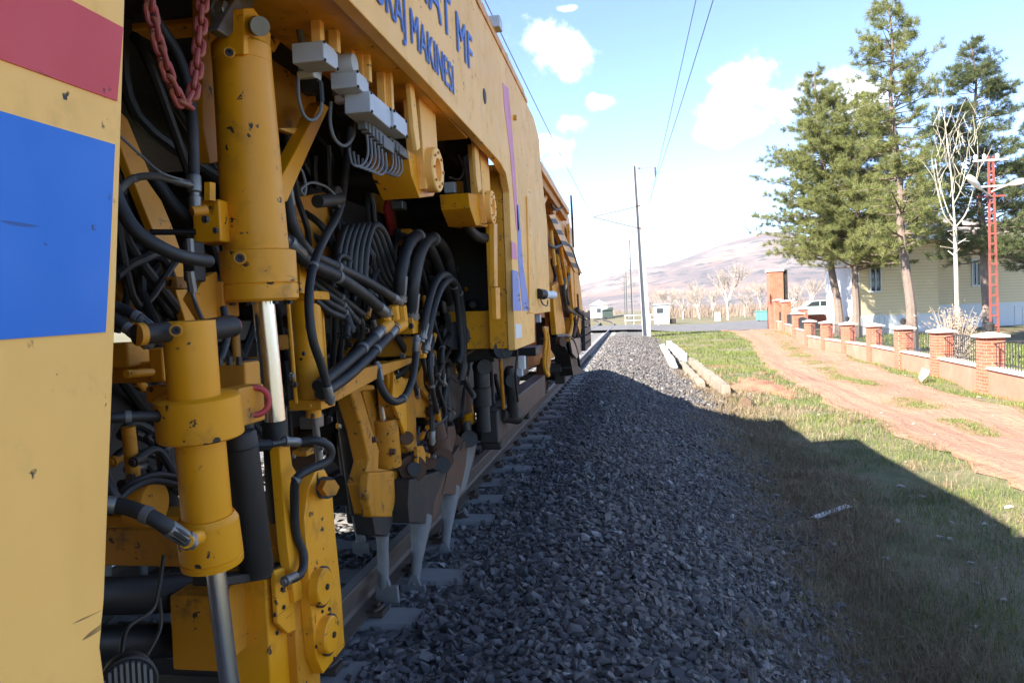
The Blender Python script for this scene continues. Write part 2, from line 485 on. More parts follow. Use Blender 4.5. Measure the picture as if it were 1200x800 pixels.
# ---------- ballast bank: a bed, 300 single stones that show largest, the rest as one mass
by = np.concatenate([np.arange(-6, 30, 0.16), np.linspace(30.5, 58, 56)])
bt = np.linspace(0, 1, 41)
vv, ff = [], []
for j, y in enumerate(by):
    t0 = float(toe(y)); x0, x1 = 2 * XC - t0, t0 - 0.1 + 0.14 * math.sin(y * 2.1) + 0.07 * math.sin(y * 5.7)
    X = x0 + (x1 - x0) * bt
    Z = ground_z(X, np.full_like(X, y)) + 0.012 - 0.05 * sstep(0.93, 1.0, bt)
    vv.append(np.stack([X, np.full_like(X, y), Z], 1))
vv = np.concatenate(vv)
i = (np.arange(len(by) - 1)[:, None] * 41 + np.arange(40)[None, :]).ravel()
ballast = tag(mesh_np('ballast_bank', vv, np.stack([i, i + 1, i + 42, i + 41], 1), M['ballast'], smooth=True), kind='structure')

def stone_shape(rng):
    while True:
        bm = bmesh.new()
        p = rng.normal(size=(11, 3)); p /= np.linalg.norm(p, axis=1)[:, None]
        p *= np.array([1.0, 0.78, 0.62]) * rng.uniform(0.8, 1.12, (11, 1))
        for q in p: bm.verts.new(q)
        r = bmesh.ops.convex_hull(bm, input=list(bm.verts))
        bmesh.ops.delete(bm, geom=[v for v in bm.verts if not v.link_faces], context='VERTS')
        bmesh.ops.triangulate(bm, faces=bm.faces)
        bm.verts.index_update()
        v = np.array([v.co[:] for v in bm.verts]); f = np.array([[x.index for x in t.verts] for t in bm.faces])
        bm.free()
        return v, f
STONES = [stone_shape(RNG) for _ in range(14)]
SLEEPER_Y = [3.56 + 0.6 * k for k in range(-9, 120)]
def stone_spots():
    P = []
    def field(x0, x1, y0, y1, sp, lift=1.0):
        nx, ny = int((x1 - x0) / sp), int((y1 - y0) / sp)
        gx, gy = np.meshgrid(np.arange(nx), np.arange(ny))
        X = x0 + (gx.ravel() + RNG.uniform(-0.45, 0.45, gx.size) + 0.5) * sp
        Y = y0 + (gy.ravel() + RNG.uniform(-0.45, 0.45, gx.size) + 0.5) * sp
        return np.stack([X, Y, np.full(X.size, sp)], 1)
    P.append(field(-1.36, 2.2, 2.4, 8, 0.041)); P.append(field(-1.36, 2.3, 2.4, 8, 0.062))
    P.append(field(-1.36, 2.5, 8, 15, 0.056)); P.append(field(-1.36, 2.4, 15, 26, 0.075)); P.append(field(-1.3, 2.4, 26, 44, 0.11))
    P.append(field(-4.6, -1.46, 1.5, 12, 0.075)); P.append(field(-4.4, -1.46, 12, 30, 0.11))
    P = np.concatenate(P)
    X, Y, S = P.T
    t = toe(Y) + 0.10 * np.sin(Y * 2.1) + 0.08 * np.sin(Y * 5.3)
    # thins out past the foot of the bank
    p = 1 - sstep(t - 0.55, t + 0.18, X)
    keep = RNG.uniform(size=X.size) < p
    ph = np.abs((Y - 3.56 + 0.3) % 0.6 - 0.3)              # distance to the nearest sleeper's middle
    end = -1.10 + 0.12 * np.sin(np.round((Y - 3.56) / 0.6) * 2.3)
    on = (ph < 0.125) & (X < end) & (X > 2 * XC - end)
    keep &= ~(on & (RNG.uniform(size=X.size) < 0.95))
    keep &= ~((np.abs(np.abs(X - XC) - RAIL_X) < 0.085))
    keep &= ~((X < XC - 1.75))
    X, Y, S, on = X[keep], Y[keep], S[keep], on[keep]
    size = np.clip(S * 0.47, 0.021, 0.05) * RNG.lognormal(-0.04, 0.34, X.size)
    big = RNG.uniform(size=X.size) < 0.03
    size[big] *= 1.35
    size = np.minimum(size, 0.052)
    Z = ground_z(X, Y) + 0.012 + size * RNG.uniform(0.05, 0.55, X.size)
    ph = ph[keep]
    Z = np.where(on, -0.185 + size * 0.4, Z)
    Z = np.where(~on & (X < -0.95) & (ph > 0.13), Z - 0.015, Z)
    Z = np.where((X > -1.2) & (X < -0.8) & (ph < 0.14), np.maximum(Z, -0.19 + size * 0.3), Z)
    return np.stack([X, Y, Z, size], 1)
SP = stone_spots()
# apparent size from the camera decides which 300 are single stones; all lie inside the frame and in clear view
d = SP[:, :3] - np.array(CAM)
m = np.array([list(r) for r in C2W.transposed()])
cs = d @ m.T
u = 600 + F_PX * cs[:, 0] / -cs[:, 2]; v = 400 - F_PX * cs[:, 1] / -cs[:, 2]
app = SP[:, 3] / -cs[:, 2] * F_PX
vis = (u > 425) & (u < 1050) & (v > 520) & (v < 815) & (cs[:, 2] < -0.5)
order = np.argsort(np.where(vis, -app, 1e9))
single = order[:300]
mask = np.ones(len(SP), bool); mask[single] = False
proto = []
for n_, (sv, sf) in enumerate(STONES):
    me = bpy.data.meshes.new('ballast_stone'); me.from_pydata([tuple(p) for p in sv], [], [tuple(f) for f in sf]); me.materials.append(M['stone_obj'])
    proto.append(me)
for j in single:
    o = bpy.data.objects.new('ballast_stone', proto[random.randrange(len(proto))])
    COL.objects.link(o); o.parent = ballast
    o.location = SP[j, :3]; o.scale = (SP[j, 3],) * 3
    o.rotation_euler = (random.gauss(0, 0.5), random.gauss(0, 0.5), random.uniform(0, 6.28))
def scatter(name, spots, shapes, mat, parent=None, tilt=0.5):
    """many small solids in one mesh"""
    V, Fc, base = [], [], 0
    which = RNG.integers(0, len(shapes), len(spots))
    for k, (sv, sf) in enumerate(shapes):
        s = spots[which == k]; n = len(s)
        if not n: continue
        a, b, c = RNG.normal(0, tilt, n), RNG.normal(0, tilt, n), RNG.uniform(0, 6.283, n)
        ca, sa, cb, sb, cc, sn = np.cos(a), np.sin(a), np.cos(b), np.sin(b), np.cos(c), np.sin(c)
        Rm = np.empty((n, 3, 3))
        Rm[:, 0] = np.stack([cc * cb, cc * sb * sa - sn * ca, cc * sb * ca + sn * sa], 1)
        Rm[:, 1] = np.stack([sn * cb, sn * sb * sa + cc * ca, sn * sb * ca - cc * sa], 1)
        Rm[:, 2] = np.stack([-sb, cb * sa, cb * ca], 1)
        vv = np.einsum('nij,kj->nki', Rm, sv) * s[:, 3][:, None, None] + s[:, None, :3]
        V.append(vv.reshape(-1, 3))
        Fc.append((sf[None] + (np.arange(n) * len(sv))[:, None, None] + base).reshape(-1, 3))
        base += n * len(sv)
    return mesh_np(name, np.concatenate(V), np.concatenate(Fc), mat, parent)
gravel = tag(scatter('ballast_stones', SP[mask], STONES, M['stone'], ballast), kind='stuff')

# ---------- track
track = tag(empty('railway_track', (XC, 0, 0)), kind='structure')
RP = [(0.0, -0.172), (0.075, -0.172), (0.075, -0.160), (0.02, -0.14), (0.009, -0.12), (0.009, -0.055), (0.035, -0.04), (0.036, -0.010), (0.028, -0.0005)]
prof = [(x, z) for x, z in RP[1:]] + [(-x, z) for x, z in RP[:0:-1]]
ry = [-12, 0, 4, 10, 20, 35, 50, 62] + [66 + 6 * k for k in range(14)] + [165, 185, 210]
for s in (-1, 1):
    b = MB(); n = len(prof); vs = []; fs = []
    for y in ry:
        sh = float(bend(y))
        vs += [(XC + s * RAIL_X + sh + x, y, z) for x, z in prof]
    for j in range(len(ry) - 1):
        for q in range(n):
            fs.append((j*n + q, j*n + (q+1) % n, (j+1)*n + (q+1) % n, (j+1)*n + q))
    b.add(vs, fs)
    rail = b.build('rail', M['rail'], track, smooth=False)
    t = MB(); vs = []; fs = []
    for y in ry:
        sh = float(bend(y)); vs += [(XC + s*RAIL_X + sh - 0.027, y, 0.002), (XC + s*RAIL_X + sh + 0.027, y, 0.002)]
    for j in range(len(ry) - 1): fs.append((2*j, 2*j+1, 2*j+3, 2*j+2))
    t.add(vs, fs).build('rail_head', M['railtop'], rail, smooth=False)
# concrete sleepers: deep at the rail seats, lower in the middle, sloping ends
def sleeper_mesh():
    b = MB(); st = [(-1.30, 0.075, -0.235), (-1.27, 0.105, -0.195), (-0.95, 0.11, -0.185), (-0.62, 0.11, -0.187), (-0.3, 0.10, -0.212), (0.3, 0.10, -0.212), (0.62, 0.11, -0.187), (0.95, 0.11, -0.185), (1.27, 0.105, -0.195), (1.30, 0.075, -0.235)]
    vs, fs = [], []
    for x, w, z in st:
        vs += [(x, -w - 0.03, -0.40), (x, -w - 0.008, z - 0.02), (x, -w + 0.012, z), (x, w - 0.012, z), (x, w + 0.008, z - 0.02), (x, w + 0.03, -0.40)]
    for j in range(len(st) - 1):
        for q in range(5): fs.append((j*6 + q, (j+1)*6 + q, (j+1)*6 + q + 1, j*6 + q + 1))
    fs.append((0, 1, 2, 3, 4, 5)); fs.append(tuple(len(vs) - 6 + q for q in (5, 4, 3, 2, 1, 0)))
    b.add(vs, fs)
    return b
sl0 = sleeper_mesh().build('sleeper', M['sleeper'], None, smooth=True, ang=30)
cl = MB()
for s in (-1, 1):
    for q in (-1, 1):
        x = s * RAIL_X + q * 0.105
        cl.box((x - 0.035, -0.045, -0.19), (x + 0.035, 0.045, -0.155))
        cl.cyl((x, 0, -0.16), (x, 0, -0.12), 0.014, n=8)
        cl.tube([(x - q*0.05, -0.035, -0.153), (x - q*0.0, -0.05, -0.145), (x + q*0.02, -0.02, -0.14), (x + q*0.02, 0.02, -0.14), (x, 0.05, -0.145), (x - q*0.05, 0.035, -0.153)], 0.008, 6, 3)
fa0 = cl.build('rail_fastening', M['rail'], None)
fa0.parent = sl0
first = True
for y in SLEEPER_Y:
    if y > 60 and 60 < y < 66: continue
    s = sl0 if first else sl0.copy()
    if not first:
        COL.objects.link(s)
        if y < 25:
            c = fa0.copy(); COL.objects.link(c); c.parent = s
    first = False
    s.parent = track; s.location = (float(bend(y)), y, 0)

# ---------- dirt road and asphalt road (sheets laid on the ground)
dc_y = np.array([2, 7, 12, 17, 23, 29, 40, 47, 52.]); dc_x = np.array([5.6, 5.35, 5.35, 5.55, 5.9, 6.5, 7.9, 8.6, 9.0]); dc_w = np.array([2.3, 2.3, 2.5, 2.9, 3.2, 3.3, 3.3, 4.5, 6.0])
def road_c(Y): return np.interp(Y, dc_y, dc_x)
def road_w(Y): return np.interp(Y, dc_y, dc_w)
ry_ = np.arange(2, 52.1, 0.25); q = np.linspace(-0.5, 0.5, 15)
V = []
for y in ry_:
    w = float(road_w(y)); e = 0.07 * math.sin(y * 1.9) + 0.06 * math.sin(y * 4.4 + math.sin(y * 2.7)) + 0.04 * math.sin(y * 11.3) + random.uniform(-.03, .03)
    X = road_c(y) + q * w + e * np.abs(q) * 2
    Z = ground_z(X, np.full_like(X, y)) + 0.012 - 0.05 * sstep(0.42, 0.5, np.abs(q)) - 0.055 * np.exp(-((np.abs(q) - 0.27) / 0.07) ** 2) + 0.02 + RNG.normal(0, 0.006, q.shape)
    V.append(np.stack([X, np.full_like(X, y), Z], 1))
V = np.concatenate(V)
i = (np.arange(len(ry_) - 1)[:, None] * 15 + np.arange(14)[None, :]).ravel()
tag(mesh_np('dirt_road', V, np.stack([i, i + 1, i + 16, i + 15], 1), M['dirt'], smooth=True), kind='structure')
na = np.array([(-40, 54), (-6, 53), (2.0, 50.5), (5, 50.0), (8, 50.8), (10.5, 54.5), (12.5, 60), (16, 70), (24, 84), (40, 100), (70, 118)], float)
fa = np.array([(-40, 68), (-6, 66), (2.0, 69), (5, 72), (8, 76), (10, 81), (12, 87), (16, 96), (24, 108), (40, 120), (70, 136)], float)
V = []
def dens(a, n=8):
    return np.concatenate([a[k] + (a[k+1] - a[k]) * np.linspace(0, 1, n, endpoint=False)[:, None] for k in range(len(a) - 1)] + [a[-1:]])
na2, fa2 = dens(na), dens(fa)
for a, b in zip(na2, fa2):
    for t in np.linspace(0, 1, 9):
        p = a + (b - a) * t
        near_rail = abs(p[0] - XC) < 2.6
        g_ = float(ground_z(p[0], p[1])) - 0.012; k_ = float(sstep(2.2, 5.5, abs(p[0] - XC))); z = -0.02 * (1 - k_) + g_ * k_
        V.append((p[0], p[1], z))
i = (np.arange(len(na2) - 1)[:, None] * 9 + np.arange(8)[None, :]).ravel()
tag(mesh_np('asphalt_road', np.array(V), np.stack([i, i + 1, i + 10, i + 9], 1), M['asphalt'], smooth=True), kind='structure')

# ---------- grass
def blades(P, H, Wd, lean=0.35, curve=True):
    """P (n,3); one bent two-triangle blade each"""
    n = len(P); az = RNG.uniform(0, 6.283, n); la = RNG.uniform(0, 6.283, n); ln = np.abs(RNG.normal(0, lean, n))
    sx, sy = np.cos(az) * Wd, np.sin(az) * Wd
    dx, dy = np.cos(la) * ln * H, np.sin(la) * ln * H
    a = P + np.stack([-sx, -sy, np.zeros(n)], 1); b = P + np.stack([sx, sy, np.zeros(n)], 1)
    m = P + np.stack([dx * 0.4, dy * 0.4, H * 0.62], 1); s7 = np.stack([sx, sy, np.zeros(n)], 1) * 0.8
    e = P + np.stack([dx, dy, H * (1 - 0.25 * np.minimum(ln, 1.5))], 1)
    V = np.stack([a, b, m - s7, m + s7, e], 1).reshape(-1, 3)
    k = np.arange(n) * 5
    F = np.concatenate([np.stack([k, k + 1, k + 3], 1), np.stack([k, k + 3, k + 2], 1), np.stack([k + 2, k + 3, k + 4], 1)])
    return V, F
def mat_grass(name, cols):
    k = NT(name)
    n = k.noise(0.9, 3)
    c = k.ramp(k.math('ADD', k.math('MULTIPLY', k.island(), 0.6), k.math('MULTIPLY', n, 0.4)), cols)
    k.set(c, 0.8, None, 0.2)
    return k.m
M['grass'] = mat_grass('short_spring_grass', [(0.0, (0.05, 0.08, 0.016)), (0.45, (0.10, 0.135, 0.033)), (0.7, (0.18, 0.19, 0.06)), (1.0, (0.32, 0.27, 0.14))])
M['drygrass'] = mat_grass('dry_brown_weeds', [(0.0, (0.11, 0.08, 0.045)), (0.5, (0.21, 0.155, 0.095)), (1.0, (0.36, 0.28, 0.19))])
n = 300000
Yg = 3.0 * (50 / 3.0) ** RNG.uniform(size=n); Xg = RNG.uniform(0.9, 12, n)
pn = 0.5 + 0.25 * np.sin(Xg * 1.9 + np.sin(Yg * 1.1) * 2) + 0.25 * np.sin(Yg * 2.3 + Xg * 0.7) + RNG.normal(0, 0.18, n)
rd = np.abs(Xg - road_c(Yg)) / road_w(Yg)
mid = (rd < 0.12 + 0.05 * np.sin(Yg * 1.3)) & (Yg > 12)
k_ = (Xg > toe(Yg) - 0.15 + 0.25 * RNG.normal(size=n)) & (pn > 0.40) & ((rd > 0.47 + RNG.normal(0, 0.045, n)) | mid) & (Xg < np.interp(Yg, [10, 16, 35, 50], [8.2, 7.75, 8.4, 11]))
Xg, Yg = Xg[k_], Yg[k_]
sc_ = np.clip(Yg / 8, 1.0, 4)
V, F_ = blades(np.stack([Xg, Yg, ground_z(Xg, Yg) - 0.03], 1), RNG.uniform(0.02, 0.06, len(Xg)) * sc_ ** 0.4 + 0.03, 0.0019 * sc_, 0.8)
tag(mesh_np('grass', V, F_, M['grass']), 'short green and straw coloured grass beside the dirt road', 'grass', kind='stuff')
n = 22000
Yg = 12 * (40 / 12) ** RNG.uniform(size=n); Xg = road_c(Yg) + RNG.normal(0, .055, n) * road_w(Yg)
kk = np.sin(Yg * 1.7) + np.sin(Yg * .6 + 1) > -0.7; Xg, Yg = Xg[kk], Yg[kk]
V, F_ = blades(np.stack([Xg, Yg, ground_z(Xg, Yg) - 0.01], 1), RNG.uniform(0.04, 0.10, len(Xg)), 0.0045, 0.8)
tag(mesh_np('road_grass', V, F_, M['grass']), 'thin grass strip between the wheel ruts of the dirt road', 'grass', kind='stuff')
# dry weeds in tufts along the foot of the bank
T = []
for _ in range(1300):
    y = 2.6 * (24 / 2.6) ** random.random(); x = float(toe(y)) + random.gauss(0.02, 0.38)
    if random.random() < 0.18: x = random.uniform(1.6, 4.2)
    m_ = random.randint(25, 80); s = random.uniform(0.05, 0.2)
    T.append(np.stack([RNG.normal(x, s, m_), RNG.normal(y, s, m_), RNG.uniform(0.03, 0.13, m_) * random.uniform(0.5, 1.2)], 1))
T = np.concatenate(T)
V, F_ = blades(np.stack([T[:, 0], T[:, 1], ground_z(T[:, 0], T[:, 1]) - 0.02], 1), T[:, 2] * 1.15 + .02, 0.0013 * np.clip(T[:, 1] / 5, 1, 4), 0.9)
tag(mesh_np('dry_weeds', V, F_, M['drygrass']), 'dry brown weeds along the foot of the ballast bank', 'weeds', kind='stuff')
# verge behind the dirt road up to the garden wall and inside the garden
n = 26000
Yg = RNG.uniform(14, 48, n); Xg = RNG.uniform(8.8, 16, n)
V, F_ = blades(np.stack([Xg, Yg, ground_z(Xg, Yg) - 0.03], 1), RNG.uniform(0.07, 0.17, n), 0.012, 0.6)
tag(mesh_np('garden_grass', V, F_, M['grass']), 'green lawn grass behind the brick garden wall', 'grass', kind='stuff')
# pale stones lying on the grass: single pieces of the ground
M['palestone'] = plain('pale_limestone', (0.34, 0.32, 0.29), 0.85, 0, 0.25, 25, 0.3, (0.2, 0.16, 0.12), 0.3)
pm = []
for sv, sf in STONES[:6]:
    me = bpy.data.meshes.new('loose_stone'); me.from_pydata([tuple(p) for p in sv], [], [tuple(f) for f in sf]); me.materials.append(M['palestone']); pm.append(me)
for j in range(130):
    y = random.uniform(3.2, 9) if j < 80 else random.uniform(9, 22)
    x = random.uniform(float(toe(y)) - 0.1, 3.9) if j < 105 else random.uniform(7.0, 7.7)
    o = bpy.data.objects.new('loose_stone', random.choice(pm)); COL.objects.link(o); o.parent = ground
    s = random.choice((0.016, 0.022, 0.03, 0.038, 0.05)); o.scale = (s, s, s * 0.7); o.rotation_euler = (0, 0, random.uniform(0, 6)); o.location = (x, y, float(ground_z(x, y)) - 0.03 + s * 0.45)

# rubble round the old beams and clods on the dirt road
for j in range(150):
    o = bpy.data.objects.new('loose_stone', random.choice(pm)); COL.objects.link(o); o.parent = ground
    if j < 70: y = random.uniform(15.5, 34); x = random.gauss(2.0, .45); s = random.choice((.03, .04, .06, .08, .11))
    else: y = random.uniform(7, 30); x = float(road_c(y)) + random.uniform(-.55, .55) * float(road_w(y)); s = random.choice((.015, .02, .03, .04))
    o.scale = (s, s * random.uniform(.7, 1.2), s * .6); o.rotation_euler = (0, 0, random.uniform(0, 6)); o.location = (x, y, float(ground_z(x, y)) - 0.03 + s * .4)
# ================================================================ the tamping machine
XS = -0.71                                     # its near side
mach = tag(empty('tamping_machine', (XC, 4.0, 0.0)),
           'large yellow track tamping machine with hydraulic cylinders and blue lettering on the rails', 'tamping machine')

def plate(name, poly, X, th, mat='yellow', parent=None, bevel=0.004, z=None):
    """a plate parallel to the machine side, its near face on plane X"""
    return MB().prism([W(a, b, X=X) for a, b in poly], (-th, 0, 0)).build(name, M[mat], parent or mach, bevel)
def rod(name, a, b, ra, rb=None, mat='yellow', parent=None, n=24, bevel=0.0, prof=None):
    A, B = Q(a), Q(b)
    k = mpp(A)
    if prof: m = MB().lathe(A, B, [(t, r * k) for t, r in prof], n)
    else: m = MB().cyl(A, B, ra * k, (ra if rb is None else rb) * mpp(B), n)
    return m.build(name, M[mat], parent or mach, bevel)
def hose(name, pts, r, mat='rubber', fit=(1, 1), parent=None, n=10, fmat='steel', sub=6):
    P = [Q(p) for p in pts]; k = [mpp(p) for p in P]; rm = r * sum(k) / len(k)
    o = MB().tube(P, rm, n, sub).build(name, M[mat], parent or mach)
    for e, (i, j) in zip(fit, ((0, 1), (-1, -2))):
        if e:
            d = (P[j] - P[i]).normalized(); L = rm * 3.6
            MB().lathe(P[i] - d * rm * 1.2, P[i] + d * L, [(0, rm*0.75), (0.14, rm*0.75), (0.15, rm*1.2), (0.35, rm*1.2), (0.36, rm*1.06), (0.97, rm*1.12), (1, rm*1.02)], 10).build('hose_fitting', M[fmat], o)
    if rm > 0.006 and len(P) > 3 and fit != (0, 0):   # a tie round the hose
        i = len(P) // 2; d = (P[i] - P[i - 1]).normalized(); c_ = (P[i] + P[i - 1]) / 2
        MB().cyl(P[i] - d * rm * .5, P[i] + d * rm * .5, rm * 1.14, n=12).build('hose_tie', M['cable'], o)
    return o
def block(name, x0, y0, x1, y1, X, dy, mat='yellow', parent=None, bevel=0.006):
    """a box whose face towards the camera fills a pixel rectangle; its near side lies on plane X and it runs dy back along the track"""
    p = W(x1, (y0 + y1) / 2, X=X); Y = p.y
    l = W(x0, (y0 + y1) / 2, Y=Y); t = W((x0+x1)/2, y0, Y=Y); b = W((x0+x1)/2, y1, Y=Y)
    return MB().box((l.x, Y, b.z), (X, Y + dy, t.z)).build(name, M[mat], parent or mach, bevel)
def bolt(a, r, parent=None, mat='steel', axis=(1, 0, 0), h=1.0):
    c = Q(a); k = r * mpp(c); ax = Vector(axis)
    return MB().lathe(c - ax * k * 0.3, c + ax * k * 1.1 * h, [(0, k*1.35), (0.3, k*1.35), (0.32, k), (0.95, k), (1, k*0.85)], 6 if r > 3 else 8).build('bolt', M[mat], parent or mach, smooth=False)
def disc(name, a, r, th, mat='yellow', parent=None, hole=0.0, n=28):
    c = Q(a); k = r * mpp(c); t = th
    pr = [(0, k), (0.86, k), (1, k * 0.93)]
    m = MB()
    if hole:
        m.lathe(c - Vector((t, 0, 0)), c, [(0, k*hole), (0, k), (0.9, k), (1, k*0.95), (1, k*hole), (0.0, k*hole)], n, cap=False)
    else: m.lathe(c - Vector((t, 0, 0)), c, pr, n)
    return m.build(name, M[mat], parent or mach)

# ---------------------------------------------------------- big hull pieces
# cab: side panel nearest to the camera (leaning front edge) with red and blue bands
EDGE = [(160, -400), (148, 0), (138, 330), (124, 700), (119, 757), (126, 812), (150, 960)]
TH = 0.05
e = [W(a, b, X=XS) for a, b in EDGE]
top_z = 2.87
def edge_y(z):                                 # y of the panel edge at height z
    zz = [p.z for p in e][::-1]; yy = [p.y for p in e][::-1]
    return float(np.interp(z, zz, yy))
cabp = MB().prism([(XS, edge_y(top_z), top_z)] + [tuple(p) for p in e[1:6]] + [(XS, edge_y(0.42), 0.42), (XS, -3.2, 0.42), (XS, -3.2, top_z)], (-TH, 0, 0)).build('cab_side_panel', M['body'], mach, 0.006)
def band(name, pts, mat):
    return MB().prism([W(a, b, X=XS + 0.0025) for a, b in pts], (-0.002, 0, 0)).build(name, M[mat], cabp, 0)
band('red_band', [(-260, -190), (-40, -65), (83, 0), (144.5, 32.5), (137.6, 118.5), (0, 69), (-260, -24)], 'red')
band('blue_band', [(-260, 55), (0, 130), (135, 169.5), (129, 300), (124, 389), (0, 398), (-260, 420)], 'blue')
# cab body behind that panel, far screen, roof, deck, frame
MB().box((XS - TH - 0.004, -3.2, 0.5), (-3.62, 0.55, 2.84)).build('cab_body', M['yellow_worn'], mach)
MB().box((-3.66, -3.2, 0.75), (-3.60, 2.6, 2.85)).build('far_light_screen', M['yellow_worn'], mach)  # added screen that keeps light out of the bay
MB().box((-3.66, 2.602, 1.5), (-3.60, 9.4, 2.85)).build('far_light_screen', M['yellow_worn'], mach)
# upper side panel with the lettering
BT = lambda x: None
panel_top = [(557, 0), (618, 143)]
p_top0, p_top1 = W(557, 0, X=XS), W(618, 143, X=XS)
zt = p_top0.z
low = [(300, -116), (409, 0), (480, 75), (560, 161), (586, 190), (593, 203), (597, 225), (600, 300), (604, 410), (627, 401), (626.4, 368), (645, 365), (641, 260), (633, 187)]
poly = [(XS, 0.62, zt)] + [(XS, 0.62, W(300, -116, X=XS).z)] + [tuple(W(a, b, X=XS)) for a, b in low[1:]]
poly += [(XS, poly[-1][1], zt - 0.10), (XS, poly[-1][1] - 0.35, zt)]
body = MB().prism(poly, (-0.045, 0, 0)).build('upper_side_panel', M['body'], mach, 0.004)
y_end = poly[-3][1]
# underside return of that panel and the deck above the working bay
zb = W(480, 75, X=XS).z
MB().box((XS - 0.05, 0.6, zb + 0.012), (-1.05, W(560, 161, X=XS).y, zb + 0.05)).build('panel_flange', M['yellow'], mach, 0.004)
MB().box((-0.76, -3.2, zt - 0.06), (-3.6, y_end - 0.4, zt - 0.012)).build('roof_deck', M['yellow_worn'], mach)
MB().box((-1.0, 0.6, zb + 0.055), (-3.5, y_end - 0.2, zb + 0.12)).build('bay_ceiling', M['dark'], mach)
# unseen roof blocks, height and gap shaped for the shadow across the bank
MB().box((-1.32, -3.0, zt - 0.01), (-3.3, 2.38, 4.16)).build('unseen_front_roof_block', M['yellow'], mach, 0.03)
MB().box((-1.32, 2.64, zt - 0.01), (-3.3, 7.3, 3.98)).build('unseen_rear_roof_block', M['yellow'], mach, 0.03)
# roof edge: a rail, a gutter, small lamps
for k, (dz, dx, w) in enumerate(((0.015, 0.02, 0.035), (0.05, -0.03, 0.03), (0.085, 0.0, 0.03))):
    MB().bar((XS - 0.03 + dx, 0.6, zt + dz), (XS - 0.03 + dx, W(618, 143, X=XS).y, zt + dz), w, 0.03).build('roof_edge_rail', M['yellow'], mach, 0.004)
for y_, s in ((2.5, 1.0), (2.95, 0.8), (3.45, 1.1), (3.75, 0.8), (4.05, 0.9), (4.55, 0.8), (4.85, 0.9)):
    MB().box((XS - 0.03, y_, zt + 0.08), (XS - 0.11, y_ + 0.07 * s, zt + 0.16 * s)).build('roof_clamp', M['yellow'] if y_ not in (3.45, 4.85) else M['black'], mach, 0.006)
w_ = W(584, 43, X=XS)
lamp = MB().box((XS + 0.02, w_.y - 0.05, zt + 0.10), (XS - 0.06, w_.y + 0.05, zt + 0.17)).build('marker_lamp', M['greybox'], mach, 0.008)
# magenta and blue decoration, slot, cap, decals
def sheet(name, pts, mat, X=XS + 0.0025, parent=body):
    return MB().prism([W(a, b, X=X) for a, b in pts], (-0.002, 0, 0)).build(name, M[mat], parent, 0)
sheet('pink_stripe', [(589, 97), (596, 104), (602.5, 180), (608.5, 270), (605.5, 270), (598, 180), (591, 125)], 'pink')
sheet('blue_stripe', [(600.5, 316), (607, 318), (611, 364), (601.5, 364)], 'paleblue')
sheet('blue_stripe', [(605.5, 240), (608, 240), (613, 310), (621, 364), (613, 364), (608, 315)], 'paleblue')
sheet('red_square', [(599.4, 282), (605, 286), (606.3, 304), (600, 303)], 'pink')
sheet('white_decal', [(604, 379), (611, 380), (612, 395), (605, 396.5)], 'white')
disc('slot_shade_disc', (568.5, 113, XS + 0.004), 9, 0.012, 'dark', body).scale = (1, 1, 1)  # dark disc standing in for the shaded hole of the slot
disc('round_cap', (605.5, 138, XS + 0.02), 3.2, 0.02, 'yellow', body)
# post on the far side of the opening and the lower skirt box
yp = W(600, 300, X=XS).y
xpost = W(579, 300, Y=yp).x
zpt, zpb = W(597, 200, X=XS).z, W(604, 410, X=XS).z
MB().box((XS - 0.047, yp + 0.005, zpt), (xpost - 0.05, yp + 0.06, zpb + 0.01)).build('bay_post', M['yellow'], mach, 0.005)
MB().box((XS - 0.05, yp + 0.07, zpb + 0.01), (xpost - 0.35, W(626, 380, X=XS).y - 0.02, 1.36)).build('skirt_box', M['yellow'], mach, 0.005)
plate('post_guard', [(579, 262), (583, 262), (583.5, 336), (579.5, 336)], XS - 0.02, 0.03)
plate('post_guard', [(581, 337), (586, 337), (586.5, 374), (582, 374)], XS - 0.01, 0.03)
MB().box((XS - 0.05, W(628, 330, X=XS).y, W(645, 365, X=XS).z), (-1.3, W(643, 330, X=XS).y - 0.02, 1.9)).build('rear_locker', M['yellow'], mach, 0.006)
# sloped crease on the locker face
plate('locker_flange', [(618, 230), (622, 250), (627, 330), (626, 367), (621, 367), (620, 300)], XS + 0.012, 0.012, 'body')

